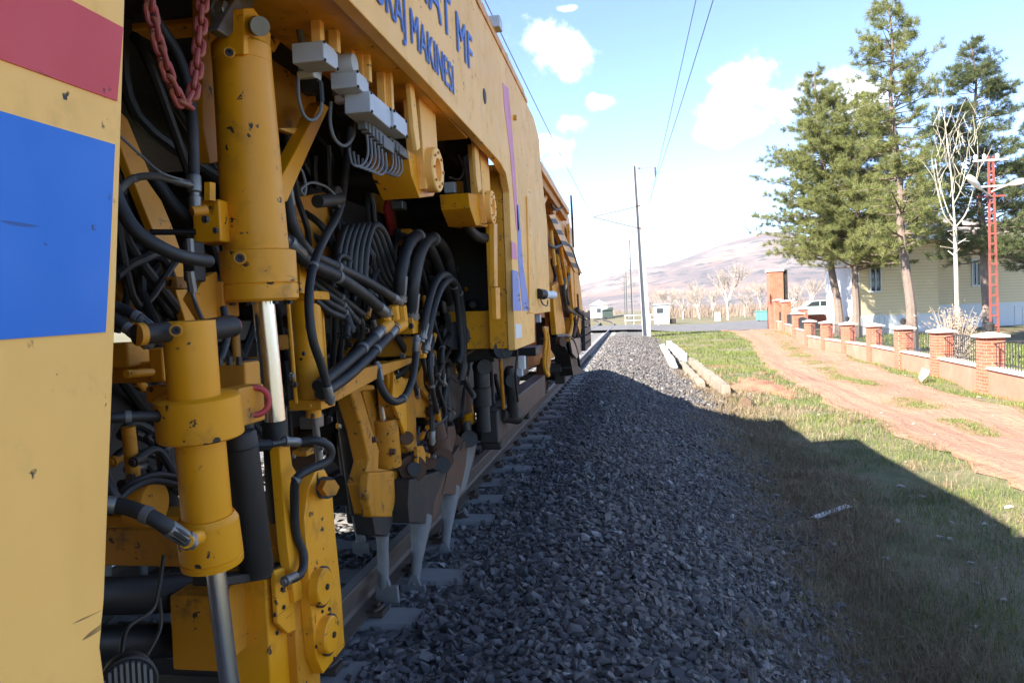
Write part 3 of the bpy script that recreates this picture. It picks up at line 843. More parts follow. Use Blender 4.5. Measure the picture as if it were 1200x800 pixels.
# lettering
def lettering(txt, p_left_base, p_right_base, cap_px, name):
    cu = bpy.data.curves.new(name, 'FONT'); cu.body = txt; cu.size = 1.0; cu.offset = 0.0; cu.extrude = 0.0; cu.fill_mode = 'FRONT'
    o = bpy.data.objects.new(name, cu); COL.objects.link(o)
    bpy.context.view_layer.update()
    me = bpy.data.meshes.new_from_object(o.evaluated_get(bpy.context.evaluated_depsgraph_get()))
    bpy.data.objects.remove(o); bpy.data.curves.remove(cu)
    co = np.array([v.co[:] for v in me.vertices]); mn, mxx = co.min(0), co.max(0)
    return me, mn, mxx
def place_text(txt, vis_txt, yl, yr, z0, h, name):
    """scale so that the last letters vis_txt run from yl to yr along the side"""
    me, mn, mx = lettering(txt, 0, 0, 0, name)
    me2, mn2, mx2 = lettering(vis_txt, 0, 0, 0, name + '_fit')
    bpy.data.meshes.remove(me2)
    s = (yr - yl) / (mx2[0] - mn2[0]); caph = 0.73
    co = np.array([v.co[:] for v in me.vertices])
    Y = yr - (mx[0] - co[:, 0]) * s; Z = z0 + co[:, 1] * h / caph
    new = np.stack([np.full(len(Y), XS + 0.004), Y, Z], 1) - np.array(wloc(body))
    me.vertices.foreach_set('co', new.ravel().astype(np.float32)); me.update()
    bm = bmesh.new(); bm.from_mesh(me); bpy.data.meshes.remove(me); bm.faces.ensure_lookup_table()
    seen = set()
    for f0 in bm.faces:                        # every letter an object of its own
        if f0.index in seen: continue
        isl, st = [], [f0]; seen.add(f0.index)
        while st:
            f = st.pop(); isl.append(f)
            for e_ in f.edges:
                for g in e_.link_faces:
                    if g.index not in seen: seen.add(g.index); st.append(g)
        ids = {}; vs = []
        fs = []
        for f in isl:
            for v in f.verts:
                if v.index not in ids: ids[v.index] = len(vs); vs.append(v.co[:])
            fs.append([ids[v.index] for v in f.verts])
        nv = len(vs); vs = vs + [(v[0] + .0012, v[1] + h * .05, v[2]) for v in vs]; fs = fs + [[i_ + nv for i_ in f] for f in fs]   # heavier strokes
        m2 = bpy.data.meshes.new(name); m2.from_pydata(vs, [], fs); m2.materials.append(M['letter'])
        o = bpy.data.objects.new(name, m2); COL.objects.link(o); o.parent = body
    bm.free()
a, b = W(477, 9, X=XS), W(484, 55, X=XS); c = W(531, 110, X=XS)
place_text('BURAJ MAKINESI', 'MAKINESI', b.y - 0.03, c.y, (b.z + c.z) / 2, 0.128, 'letter')
a, b = W(533, 14, X=XS), W(538, 63, X=XS); c = W(553.5, 87, X=XS)
place_text('UNIMAT MF', 'MF', b.y - 0.05, c.y, (b.z + c.z) / 2, 0.185, 'letter')

# ---------------------------------------------------------- inside: frame beams and dark machinery
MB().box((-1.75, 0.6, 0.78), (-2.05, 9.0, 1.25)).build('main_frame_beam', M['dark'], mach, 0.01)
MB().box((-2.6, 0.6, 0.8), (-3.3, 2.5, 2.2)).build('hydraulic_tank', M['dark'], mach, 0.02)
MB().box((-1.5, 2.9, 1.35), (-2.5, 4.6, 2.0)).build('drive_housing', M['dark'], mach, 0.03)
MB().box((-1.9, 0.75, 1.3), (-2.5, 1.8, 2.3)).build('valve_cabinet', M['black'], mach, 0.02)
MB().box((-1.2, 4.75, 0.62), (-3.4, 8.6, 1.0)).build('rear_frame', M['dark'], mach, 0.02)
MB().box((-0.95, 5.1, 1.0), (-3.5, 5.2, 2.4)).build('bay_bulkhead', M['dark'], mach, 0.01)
for k in range(46):                            # hose looms in the dark of the bay
    y0 = random.uniform(1.3, 3.9); x0 = random.uniform(-1.75, -1.36); z0 = random.uniform(1.5, 2.35)
    pts = [(x0, y0, z0), (x0 + random.uniform(-.05, .15), y0 + random.uniform(-.1, .25), z0 - random.uniform(.15, .35)),
           (x0 + random.uniform(0, .2), y0 + random.uniform(.0, .45), z0 - random.uniform(.35, .7)), (x0 + random.uniform(-.1, .1), y0 + random.uniform(.2, .6), z0 - random.uniform(.5, 1.0))]
    MB().tube(pts, random.uniform(0.011, 0.02), 8, 6).build('hose', M['rubber'], mach)
for k in range(16):
    y0 = random.uniform(1.05, 1.5); x0 = random.uniform(-1.6, -1.25)
    pts = [W(random.uniform(130, 150), random.uniform(180, 330), X=x0), W(random.uniform(150, 175), random.uniform(230, 360), X=x0 - .03), W(random.uniform(165, 215), random.uniform(300, 400), X=x0 - .05), W(random.uniform(190, 250), random.uniform(380, 440), X=x0 - .1)]
    MB().tube(pts, random.uniform(0.009, 0.016), 8, 6).build('hose', M['rubber'], mach)

# ---------------------------------------------------------- lifting cylinder (tall, upper left)
X1 = -1.0
lc = rod('lifting_cylinder', (283, 60, X1), (301, 300, X1), 33, 37, n=36)
rod('end_cap', (282.5, 52, X1), (284, 78, X1), 0, prof=[(0, 30), (0.15, 33.5), (0.85, 33.5), (0.9, 32)], parent=lc, n=36)
rod('gland', (302, 293, X1), (306, 353, X1), 0, prof=[(0, 38), (0.03, 43), (0.64, 43), (0.66, 41.8), (0.69, 43.4), (0.95, 43.4), (1, 40)], parent=lc, n=36)
for q in range(8):
    a_ = q * math.pi / 4 + 0.2
    c = Q((305, 352, X1)); k = mpp(c)
    MB().cyl(c + Vector((math.cos(a_) * 34 * k, math.sin(a_) * 34 * k, -0.012)), c + Vector((math.cos(a_) * 34 * k, math.sin(a_) * 34 * k, 0.0)), 4 * k, n=6).build('bolt', M['dark'], lc)
rod('piston_rod', (308, 345, X1), (322, 492, X1), 12.5, mat='chrome', parent=lc, n=28)
rod('rod_sleeve', (321, 478, X1 - .01), (330, 640, X1 - .01), 14.5, mat='dark', parent=lc)
# port plugs on barrel and gland, facing the camera
def port(px, py, X, r, parent, off):
    c = Q((px, py, X)); d = (CAM - c); d.z = 0; d.normalize(); k = mpp(c)
    c = c + d * off
    MB().lathe(c, c + d * 0.012, [(0, r*k), (0.8, r*k), (1, r*k*0.8), (1, r*k*0.45), (0.4, r*k*0.4)], 16, cap=True).build('port_plug', M['dark'], parent)
    MB().torus(c + d * 0.01, d, r * k, r * k * 0.22, 16, 6).build('port_ring', M['yellow_worn'], parent)
port(269, 73, X1, 5.5, lc, 0.062); port(281, 306, X1, 6.0, lc, 0.083)
# clevis and pin at its head
plate('clevis', [(286, 10), (297, 9), (307, 22), (318, 40), (317, 66), (286, 64)], X1 + 0.05, 0.05, 'yellow', lc)
plate('clevis', [(262, 18), (283, 2), (297, 9), (290, 45), (270, 55)], X1 - 0.09, 0.05, 'yellow_worn', lc)
pin = rod('pivot_pin', (292, 30, X1 - 0.05), (305, 31, X1 + 0.10), 11, mat='steel', parent=lc)
plate('head_bracket', [(255, 35), (300, -45), (315, -40), (296, 12), (283, 30), (268, 44)], X1 + 0.02, 0.03, 'steel')
bolt((255, 15, X1 - 0.02), 12, mat='steel')
block('cross_beam', 150, -60, 262, 30, -1.15, 0.10, 'yellow')
plate('hanger_plate', [(236, 0), (262, -30), (256, 190), (246, 192), (238, 150)], -1.12, 0.03, 'yellow_worn')

# ---------------------------------------------------------- front cylinder with heavy collar
X2 = -0.86
fc = rod('clamp_cylinder', (221, 376, X2), (228, 466, X2), 29.5, 29, n=36)
rod('collar', (231, 463, X2), (236, 512, X2), 0, prof=[(0, 44), (0.05, 48), (0.96, 48.5), (1, 46)], parent=fc, n=40)
rod('lower_barrel', (234, 508, X2), (243, 608, X2), 28, 28, parent=fc, n=36)
rod('lower_gland', (242, 603, X2), (249.5, 660, X2), 0, prof=[(0, 31), (0.1, 34), (0.12, 35), (0.82, 35.5), (0.84, 34), (0.86, 35.5), (0.98, 35), (1, 31)], parent=fc, n=36)
rod('piston_rod', (251, 655, X2), (285, 930, X2), 11.2, mat='chrome', parent=fc, n=28)
port(206, 387, X2, 6.0, fc, 0.048)
rod('trunnion_pin', (160, 392, X2 - .02), (196, 389, X2), 12, mat='dark', parent=fc)
rod('trunnion_boss', (160, 392, X2 - .02), (168, 391.5, X2 - .015), 13.5, mat='yellow_worn', parent=fc)
rod('trunnion_pin', (238, 387, X2), (272, 382, X2 + .015), 13, mat='dark', parent=fc)
rod('trunnion_cap', (271, 382, X2 + .013), (277, 381.5, X2 + .017), 9, mat='redpaint', parent=fc)
c = Q((299, 470, X2 + .02))
MB().torus(c, (1, -1.1, 0.1), 16 * mpp(c), 3.6 * mpp(c), 28, 10).build('lifting_eye', M['redpaint'], fc)
MB().box(Q((280, 455, X2 + .02)), Q((288, 492, X2 - .03))).build('eye_lug', M['yellow_worn'], fc, 0.004)
rod('elbow', (218, 634, X2 + .05), (233, 629, X2 + .03), 8.5, mat='yellow', parent=fc, n=14)
hose('hose', [(100, 588, X2 - .1), (140, 592, X2 - .05), (172, 603, X2), (196, 617, X2 + .03), (220, 633, X2 + .045)], 9.2, n=14)
hose('hose', [(127, 497, X2 - .2), (121, 530, X2 - .15), (126, 565, X2 - .12), (140, 588, X2 - .1), (150, 592, X2 - .1)], 6, fit=(0, 0))
# dark accumulator beside it
X3 = -0.95
ac = rod('accumulator', (280, 505, X3), (301, 672, X3), 0, mat='dark', n=32, prof=[(0, 17), (0.02, 19.5), (0.1, 20), (0.105, 19), (0.11, 20), (0.96, 20.5), (0.97, 19.5), (1, 19)])
rod('filler_cap', (287, 488, X3), (289, 508, X3), 9, mat='black', parent=ac, n=10)
rod('fitting', (297, 522, X3 + .02), (317, 521, X3 + .05), 6.5, mat='black', parent=ac, n=8)
rod('fitting', (317, 521, X3 + .05), (332, 518, X3 + .06), 4, mat='black', parent=ac, n=8)

# ---------------------------------------------------------- clamp arm plate with bosses, its bracket and post
X4 = -0.90
cp = plate('clamp_plate', [(357, 605), (362, 572), (370, 552), (381, 550), (389, 566), (393, 620), (400, 690), (404.5, 757), (379, 789), (371, 770), (364, 700)], X4, 0.035, 'yellow')
plate('clamp_plate_web', [(340, 640), (357, 600), (362, 574), (370, 556), (372, 700), (376, 800), (352, 830)], X4 - 0.034, 0.10, 'yellow_worn', cp)
disc('boss', (382, 687, X4 + .03), 21, 0.03, 'yellow', cp); disc('boss', (390, 743, X4 + .03), 21, 0.03, 'yellow', cp)
disc('boss_rim', (380.5, 687, X4 + .012), 23.5, 0.012, 'dark', cp); disc('boss_rim', (388.5, 743, X4 + .012), 23.5, 0.012, 'dark', cp)
bolt((383, 687, X4 + .03), 3.5, cp, 'dark', h=0.6); bolt((391, 743, X4 + .03), 3.5, cp, 'dark', h=0.6)
rod('pivot_washer', (379, 571, X4), (383, 571, X4 + 0.025), 13, mat='dark', parent=cp, n=20)
rod('pivot_bolt', (381, 571, X4 + .02), (388, 571.5, X4 + 0.07), 10, mat='yellow_worn', parent=cp, n=6)
for (a_, b_) in ((378, 716), (376, 730), (386, 713), (392, 771), (371, 757)): bolt((a_, b_, X4 + .002), 1.8, cp, 'dark', h=0.5)
pb = plate('post_bracket', [(327, 519), (339, 514), (343, 545), (352, 560), (349, 590), (344, 600), (356, 700), (346, 706), (337, 640)], X4 - 0.02, 0.03, 'yellow')
hose('hose', [(335, 517, X4), (352, 518, X4 + .02), (372, 516, X4 + .06), (387, 525, X4 + .08), (384, 540, X4 + .07), (362, 550, X4 + .04), (347, 562, X4 + .02), (345, 590, X4), (347, 625, X4 - .01), (356, 650, X4), (352, 672, X4 + .01), (335, 680, X4)], 5.2, n=12)
# base box and beams
bb = block('clamp_base', 267, 676, 316, 860, -0.96, 0.26, 'yellow')
plate('base_cap', [(262, 676), (316, 668), (345, 655), (345, 664), (316, 678), (262, 687)], -0.945, 0.08, 'dark', bb)
plate('base_strap', [(322, 668), (334, 664), (337, 690), (355, 720), (352, 735), (338, 742), (326, 730)], -0.935, 0.015, 'yellow', bb)
for (a_, b_) in ((322, 720), (325, 741), (333, 711), (331, 690)): bolt((a_, b_, -0.932), 2.2, bb, 'dark', h=0.5)
bolt((353, 670, -0.93), 5, bb, 'rust'); bolt((356, 692, -0.93), 5, bb, 'rust')
block('guide_block', 200, 698, 254, 786, -1.02, 0.2, 'yellow_worn')
block('cross_beam', 60, 620, 345, 664, -1.08, 0.12, 'yellow_worn')
block('cross_beam_flange', 100, 604, 215, 619, -1.12, 0.1, 'yellow_worn')
rod('axle_tube', (60, 700, -1.25), (330, 690, -1.1), 22, mat='black', n=20)
rod('axle_tube', (60, 755, -1.3), (300, 745, -1.12), 20, mat='black', n=20)
block('lower_shield', 100, 790, 300, 880, -1.1, 0.1, 'dark')
# head lamp with ribbed glass at the cab foot
hl = Q((150, 797, -0.80)); k = mpp(hl); dv = (CAM - hl).normalized(); dv.z = 0.0; dv.normalize(); sv = dv.cross(Vector((0, 0, 1)))
h_o = MB().lathe(hl - dv * 0.07, hl + dv * 0.012, [(0, 12*k), (0.5, 27*k), (0.85, 31*k), (1, 31*k)], 32).build('head_lamp', M['black'], mach)
MB().torus(hl + dv * 0.012, dv, 30 * k, 2.2 * k, 36, 8).build('lamp_rim', M['dark'], h_o)
for q in range(-4, 5):
    hh = math.sqrt(max(0, 27**2 - (q * 6) ** 2)) * k
    MB().bar(hl + sv * q * 6 * k + dv * 0.014 - Vector((0, 0, hh)), hl + sv * q * 6 * k + dv * 0.014 + Vector((0, 0, hh)), 3.2 * k, 0.012, tuple(dv)).build('lamp_rib', M['cable'], h_o)
hose('cable', [(192, 650, -1.0), (186, 690, -1.0), (178, 715, -1.0), (150, 735, -.98), (142, 765, -.95)], 2.4, fit=(0, 0), mat='rubber')
hose('cable', [(187, 700, -1.0), (188, 735, -1.0), (172, 768, -.97)], 2.0, fit=(0, 0), mat='rubber')

# ---------------------------------------------------------- tie-rod cylinder in the middle
X5 = -1.25
tc_ = rod('tie_rod_cylinder', (357, 350, X5), (366, 470, X5), 18, n=30)
def flange(px, py, X, w, hgt, parent, name='end_flange'):
    c = Q((px, py, X)); k = mpp(c)
    return MB().box(c + Vector((-w*k, -w*k, -hgt*k)), c + Vector((w*k, w*k, hgt*k))).build(name, M['yellow'], parent, 0.004)
flange(357, 347, X5, 22, 5, tc_); flange(366, 472, X5, 20, 6, tc_)
for dx in (-20, 19):
    rod('tie_rod', (357 + dx, 347, X5 + .02), (366 + dx * 0.95, 472, X5 + .02), 2.6, parent=tc_, n=8)
rod('piston_rod', (368, 480, X5), (378, 575, X5), 4.2, mat='steel', parent=tc_, n=14)
rod('rod_gland', (367, 477, X5), (368, 488, X5), 9, parent=tc_, n=18)
plate('strut', [(340, 255), (346, 250), (362, 330), (360, 345), (352, 343), (352, 320)], X5 + .06, 0.02, 'yellow')

# ---------------------------------------------------------- left clutter: braces, hoses, valve blocks
plate('brace_bar', [(139, 128), (150, 140), (177, 205), (201, 262), (228, 340), (233, 385), (220, 385), (197, 312), (171, 250), (141, 172)], -1.32, 0.025, 'yellow')
plate('brace_bar', [(130, 330), (140, 318), (170, 378), (160, 388)], -1.45, 0.03, 'yellow_worn')
hose('hose', [(172, 8, -1.12), (191, 36, -1.12), (209, 66, -1.1), (221, 105, -1.08), (226, 150, -1.06), (227.5, 212, -1.05)], 6.6, fit=(0, 0), n=14)
rod('hose_nipple', (227, 205, -1.05), (229, 247, -1.05), 0, mat='steel', prof=[(0, 7), (0.05, 8), (0.45, 8), (0.5, 5.5), (0.6, 5.5), (0.62, 7), (1, 6.5)], n=12)
vb = block('valve_block', 225, 234, 258, 284, -1.03, 0.09, 'yellow')
rod('valve_spool', (225, 248, -1.0), (242, 246, -0.98), 6, mat='yellow_worn', parent=vb, n=12)
rod('valve_cap', (246, 215, -1.04), (246, 236, -1.04), 7, mat='yellow', parent=vb, n=6)
bolt((240, 257, -1.025), 4, vb, 'dark'); bolt((252, 270, -1.025), 3, vb, 'dark')
hose('cable', [(139, 158, -1.15), (165, 182, -1.12), (190, 203, -1.08), (222, 213, -1.05)], 1.6, fit=(0, 0), mat='cable')
hose('hose', [(128, 250, -1.2), (140, 224, -1.18), (158, 209, -1.15), (185, 207, -1.1), (221, 216, -1.05)], 4.6, mat='cable', fit=(0, 1))
hose('hose', [(126, 200, -1.05), (140, 240, -1.03), (160, 271, -1.0), (190, 291, -0.97), (215, 301, -0.96), (245, 306, -0.96)], 8.2, fit=(0, 0), n=14)
hose('hose', [(178, 205, -1.2), (200, 236, -1.18), (222, 258, -1.15), (240, 268, -1.15)], 8, fit=(0, 0), n=12)
rod('pipe', (176, 272, -1.2), (230, 272, -1.1), 3.5, mat='black', n=10)
fb = block('fitting_block', 213, 282, 228, 330, -1.05, 0.05, 'dark')
rod('fitting', (222, 280, -1.03), (223, 300, -1.03), 5, mat='steel', parent=fb, n=8)
rod('fitting', (222, 318, -1.03), (226, 342, -1.03), 5.5, mat='steel', parent=fb, n=8)
hose('pipe', [(225, 340, -1.04), (229, 355, -1.03), (236, 372, -1.0), (240, 380, -.98)], 2.5, mat='steel', fit=(0, 0))
plate('gusset', [(226, 350, ), (240, 325), (255, 318), (259, 372), (245, 382)], -1.08, 0.03, 'yellow_worn')
block('bracket_block', 238, 330, 262, 372, -1.06, 0.08, 'yellow_worn')
hose('hose', [(100, 352, -1.0), (135, 359, -.97), (160, 371, -.93), (182, 388, -.9)], 6.5, fit=(0, 1), n=12)
hose('hose', [(100, 366, -1.0), (130, 374, -.96), (150, 385, -.93), (172, 402, -.9)], 6.5, fit=(0, 1), n=12)
block('side_block', 112, 402, 150, 432, -1.05, 0.08, 'yellow_worn')
sb_ = block('slide_block', 118, 424, 190, 449, -1.0, 0.07, 'yellow_worn')
rod('slide_pin', (148, 438, -0.98), (178, 436, -0.97), 5, mat='yellow', parent=sb_, n=12)
block('slide_head', 174, 408, 191, 447, -0.97, 0.05, 'yellow')
block('side_block', 170, 452, 200, 472, -1.0, 0.07, 'yellow_worn')
hose('hose', [(90, 492, -.98), (120, 490, -.95), (150, 488, -.92), (186, 487, -.9)], 6.5, fit=(0, 1), fmat='black')
rod('pipe', (150, 500, -1.2), (160, 590, -1.2), 8, mat='yellow_worn', n=14)
rod('pipe', (190, 500, -1.25), (200, 600, -1.25), 10, mat='dark', n=14)
disc('guide_wheel', (182, 590, -1.15), 28, 0.05, 'yellow_worn')
hose('hose', [(128, 600, -1.05), (150, 575, -1.08), (180, 563, -1.1), (215, 570, -1.12)], 4.2, fit=(0, 0))
hose('hose', [(128, 590, -1.1), (155, 566, -1.12), (185, 556, -1.14), (220, 562, -1.16)], 4.2, fit=(0, 0))
vb2 = block('valve_stack', 252, 425, 288, 462, -0.98, 0.08, 'yellow_worn')
for q in range(3): rod('valve_bolt', (258 + q * 11, 418, -0.97), (258 + q * 11, 428, -0.97), 4, mat='dark', parent=vb2, n=6)
hose('hose', [(262, 360, -1.0), (266, 390, -.98), (262, 410, -.97), (258, 420, -.97)], 4.5, fit=(0, 0))
rod('pipe', (276, 392, -1.05), (280, 480, -1.05), 5, mat='yellow_worn', n=12)

# ---------------------------------------------------------- braces and plates right of the tall cylinder
plate('diagonal_brace', [(345, -14), (361, -6), (322, 62), (316, 54), (318, 44)], -1.05, 0.03, 'yellow')
plate('diagonal_brace', [(377, 119), (386, 126), (362, 178), (337, 236), (328, 238), (326, 215), (345, 180)], -1.08, 0.05, 'yellow')
plate('back_plate', [(318, 20), (354, -40), (372, 130), (340, 158), (322, 150)], -1.2, 0.02, 'yellow_worn')
plate('back_plate', [(330, 150), (352, 150), (352, 160), (330, 152)], -1.12, 0.02, 'body')
plate('rusty_plate', [(338, 232), (385, 225), (388, 300), (350, 300)], -1.42, 0.03, 'yellow_worn')

# ---------------------------------------------------------- hanging bars and junction boxes under the side panel
def hang_bar(x, y0, y1, w, X):
    a = W(x, y0, X=X); b = W(x + (y1 - y0) * 0.035, y1, X=X); k = w * mpp(a)
    return MB().box((X, a.y - k * 0.5, a.z), (X - 0.03, a.y + k * 1.6, b.z)).build('hanger_bar', M['body'], mach, 0.003)
for x, y0, y1, w, X in ((373, -40, 62, 6, -.86), (393, -25, 60, 5, -.84), (412, 16, 68, 5, -.86), (424, 28, 92, 6, -.84), (432, 44, 95, 4, -.82), (450, 68, 128, 5, -.83), (458, 73, 132, 4, -.81)):
    hang_bar(x, y0, y1, w, X)
def jbox(lid, X, depth, clips=4):
    b = plate('junction_box', lid, X, depth, 'greybox')
    n = len(lid)
    for i in range(n):
        x, y = lid[i]; cx, cy = sum(p[0] for p in lid) / n, sum(p[1] for p in lid) / n
        bolt((x + (cx - x) * 0.12, y + (cy - y) * 0.12, X + 0.001), 1.6, b, 'dark', h=0.7)
    return b
jbox([(379, 47), (396, 61), (397, 83), (380, 71)], -0.85, 0.10)
jbox([(418, 82), (432, 94), (433, 114), (419, 102)], -0.83, 0.09)
jbox([(433.5, 106), (459, 128), (460, 153), (434.5, 131)], -0.81, 0.09)
jbox([(461, 128), (477, 142), (478, 162), (462, 149)], -0.80, 0.08)
disc('round_box', (416, 75, -0.84), 12, 0.06, 'greybox')
rod('motor_can', (399, 50, -0.93), (419, 50, -0.84), 9, mat='black', n=20)
block('solenoid', 348, 48, 368, 86, -0.95, 0.06, 'greybox')
block('solenoid_base', 347, 82, 368, 91, -0.945, 0.06, 'white')
block('connector', 351, 92, 373, 108, -0.94, 0.05, 'black')
block('solenoid', 388, 80, 412, 112, -0.95, 0.06, 'cable')
block('solenoid_base', 391, 111, 408, 120, -0.94, 0.05, 'white')
block('connector', 393, 120, 415, 135, -0.93, 0.05, 'black')
rod('connector_neck', (375, 96, -0.93), (377, 120, -0.93), 3.5, mat='black', n=8)
rod('connector_neck', (416, 120, -0.92), (417, 140, -0.92), 3.5, mat='black', n=8)
hose('conduit', [(354, 50, -.95), (351, 32, -.95), (358, 22, -.95), (368, 27, -.95), (371, 42, -.95)], 4, mat='cable', fit=(0, 0))
hose('cable', [(349, 92, -.96), (350, 115, -.95), (356, 135, -.95), (366, 141, -.94), (375, 132, -.93), (377, 116, -.93)], 2.1, mat='cable', fit=(0, 0))
hose('cable', [(388, 120, -.95), (387, 145, -.95), (393, 164, -.94), (404, 171, -.93), (414, 160, -.92), (417, 138, -.92)], 2.1, mat='cable', fit=(0, 0))
for q in range(6):
    x = 430 + q * 4.3; y = 146 + q * 4.2; X = -.86 + q * 0.006
    MB().box(Q((x - 1.6, y - 8, X)), Q((x + 1.6, y + 14, X - .03))).build('plug', M['cable'], mach, 0.002)
    hose('cable', [(x, y + 12, X), (x + 1, y + 35 - q, X), (x - 6, y + 48 - q * 2, X - .01), (x - 17, y + 46 - q * 3, X - .03), (x - 21 + q, y + 28, X - .05)], 1.5, mat='cable', fit=(0, 0), n=6)
for q in range(4):
    x = 459 + q * 3.6; y = 166 + q * 3.4; X = -.85 + q * 0.006
    MB().box(Q((x - 1.4, y - 6, X)), Q((x + 1.4, y + 12, X - .03))).build('plug', M['cable'], mach, 0.002)
    hose('cable', [(x, y + 10, X), (x + 1, y + 26 - q, X), (x - 4, y + 36 - q * 2, X - .01), (x - 11, y + 34 - q * 2, X - .03), (x - 13, y + 20, X - .05)], 1.4, mat='cable', fit=(0, 0), n=6)
rod('torsion_tube', (405, 208, -1.35), (500, 214, -0.95), 16, mat='black', n=24)
rod('torsion_tube', (486, 250, -1.35), (553, 240, -0.95), 15, mat='black', n=24)
# round mirror-like signal on its stalk with the dangling cable
sg = disc('signal_disc', (398, 231, -1.08), 13.5, 0.03, 'dark')
hose('cable', [(336, 196, -1.1), (352, 198, -1.09), (358, 215, -1.08), (357, 228, -1.08), (353, 222, -1.08), (365, 214, -1.08), (382, 219, -1.08), (392, 228, -1.08)], 1.6, mat='cable', fit=(0, 0))
rod('signal_arm', (372, 236, -1.1), (398, 233, -1.09), 8, mat='dark', n=10)
hose('hose', [(409, 150, -1.1), (405, 200, -1.1), (398, 245, -1.09), (380, 280, -1.07), (367, 312, -1.05), (362, 350, -1.04), (366, 395, -1.03), (378, 432, -1.03), (387, 468, -1.03)], 5.0, fit=(0, 1), n=12)

# ---------------------------------------------------------- hanging brackets with ring flanges
def ring_bracket(bar, face, hous, rc, rr, X):
    b = plate('ring_bracket', face, X, 0.07, 'body')
    plate('bracket_rib', bar, X + 0.02, 0.02, 'body', b)
    plate('bracket_housing', hous, X - 0.03, 0.16, 'yellow', b)
    disc('ring_flange', (rc[0], rc[1], X + 0.035), rr, 0.055, 'body', b, hole=0.52, n=36)
    disc('ring_rim', (rc[0] - 2.5, rc[1], X - 0.02), rr * 0.96, 0.03, 'dark', b, hole=0.5, n=36)
    for q in range(8):
        a_ = q * math.pi / 4
        c = Q((rc[0], rc[1], X + 0.036)); k = rr * 0.76 * mpp(c)
        MB().cyl(c + Vector((0, math.cos(a_) * k, math.sin(a_) * k)), c + Vector((0.006, math.cos(a_) * k, math.sin(a_) * k)), 0.006, n=6).build('bolt', M['yellow_worn'], b)
    return b
ring_bracket([(479, 82), (484, 86), (493, 174), (489, 177), (485, 150)], [(490, 92), (509, 110), (513, 176), (508, 215), (500, 222), (496, 178)], [(478, 176), (494, 186), (505, 190), (512, 222), (508, 230), (492, 232), (482, 205)], (514, 199), 26, -0.80)
ring_bracket([(556, 161), (560, 166), (565, 222), (561, 226), (558, 205)], [(562, 168), (572, 178), (575, 226), (576, 255), (570, 262), (566, 226)], [(549, 226), (562, 228), (568, 232), (575, 260), (571, 266), (558, 264), (551, 244)], (578.5, 243), 19.5, -0.79)
plate('bay_upright', [(468, 84), (480, 84), (492, 190), (480, 196), (474, 150)], -0.98, 0.03, 'dark')
plate('bay_upright', [(541, 172), (556, 166), (562, 228), (549, 226)], -0.96, 0.03, 'dark')
rod('hydraulic_motor', (508, 166, -1.3), (537, 169, -0.98), 16, mat='black', n=26)
hose('cable', [(537, 182, -.98), (543, 198, -.97), (538, 210, -.97), (527, 208, -.98)], 1.3, mat='cable', fit=(0, 0), n=6)
block('white_box', 520, 213, 533, 226, -0.95, 0.05, 'greybox')
block('amber_box', 533, 212, 541, 226, -0.94, 0.05, 'yellow')
sheet('white_board', [(574, 198), (584, 206), (586, 243), (576, 240)], 'white', X=-0.93, parent=mach)
hose('hose', [(545, 262, -.92), (556, 275, -.9), (568, 279, -.88), (577, 272, -.86), (578, 260, -.85)], 6, fit=(0, 0))

# ---------------------------------------------------------- hose bundle and manifold
XH = -1.15
hose('hose', [(335, 215, XH), (342, 262, XH), (362, 295, XH), (395, 313, XH + .02), (430, 330, XH + .04), (466, 352, XH + .05)], 6.2, n=12)
hose('hose', [(338, 285, XH), (362, 308, XH + .01), (395, 324, XH + .02), (425, 344, XH + .04), (452, 367, XH + .05)], 7.4, n=12)
for q in range(6):
    x = 396 + q * 6.5; X = XH - .12 + q * .015
    hose('hose', [(x - 2, 325 + q * 2, X), (x + 1, 290, X), (x + 9, 268 - q * 0.6, X), (x + 20, 270, X), (x + 31, 297, X), (x + 40, 325, X), (min(x + 52, 470), 338, X)], 4.3, fit=(0, 0), n=10)
for q in range(4):
    x = 372 + q * 2; y = 330 + q * 11
    hose('hose', [(x - 10, y - 12, XH - .05), (x + 8, y + 2, XH - .04), (x + 28, y + 18 - q * 2, XH - .02), (x + 52 - q * 8, y + 38 - q * 2.5, XH)], 4.2, fit=(0, 1), fmat='dark', n=10)
hose('hose', [(372, 452, XH + .02), (400, 430, XH + .03), (425, 408, XH + .05), (446, 388, XH + .06)], 6.4, fit=(0, 1), n=12)
hose('hose', [(376, 462, XH + .02), (408, 440, XH + .03), (440, 410, XH + .06), (463, 385, XH + .08)], 6.4, fit=(0, 1), n=12)
mf = block('manifold_block', 441, 373, 484, 392, XH + .04, 0.10, 'yellow')
for (a_, b_) in ((452, 368), (461, 358), (470, 358)): rod('elbow', (a_, b_, XH + .05), (a_ + 2, b_ + 18, XH + .05), 6.5, parent=mf, n=8)
rod('elbow', (446, 388, XH + .06), (456, 380, XH + .06), 7, parent=mf, n=10); rod('elbow', (462, 386, XH + .08), (472, 380, XH + .08), 7, parent=mf, n=10)
bolt((481, 382, XH + .042), 3, mf, 'dark')
block('tamping_cross_beam', 300, 398, 487, 420, XH + .02, 0.16, 'yellow_worn')
plate('beam_gusset', [(386, 440), (487, 418), (487, 423), (440, 445), (395, 470), (385, 470)], XH + .01, 0.05, 'yellow_worn')
block('beam_lug', 486, 392, 497, 420, XH + .03, 0.05, 'yellow')
hose('hose', [(468, 350, XH), (470, 318, XH + .02), (478, 288, XH + .03), (490, 277, XH + .03), (503, 290, XH + .02), (518, 325, XH), (529, 368, XH - .02)], 6.8, n=12)
hose('hose', [(482, 370, XH + .02), (485, 330, XH + .05), (494, 292, XH + .06), (508, 280, XH + .06), (524, 300, XH + .04), (532, 345, XH + .02), (532, 372, XH)], 6.8, n=12)
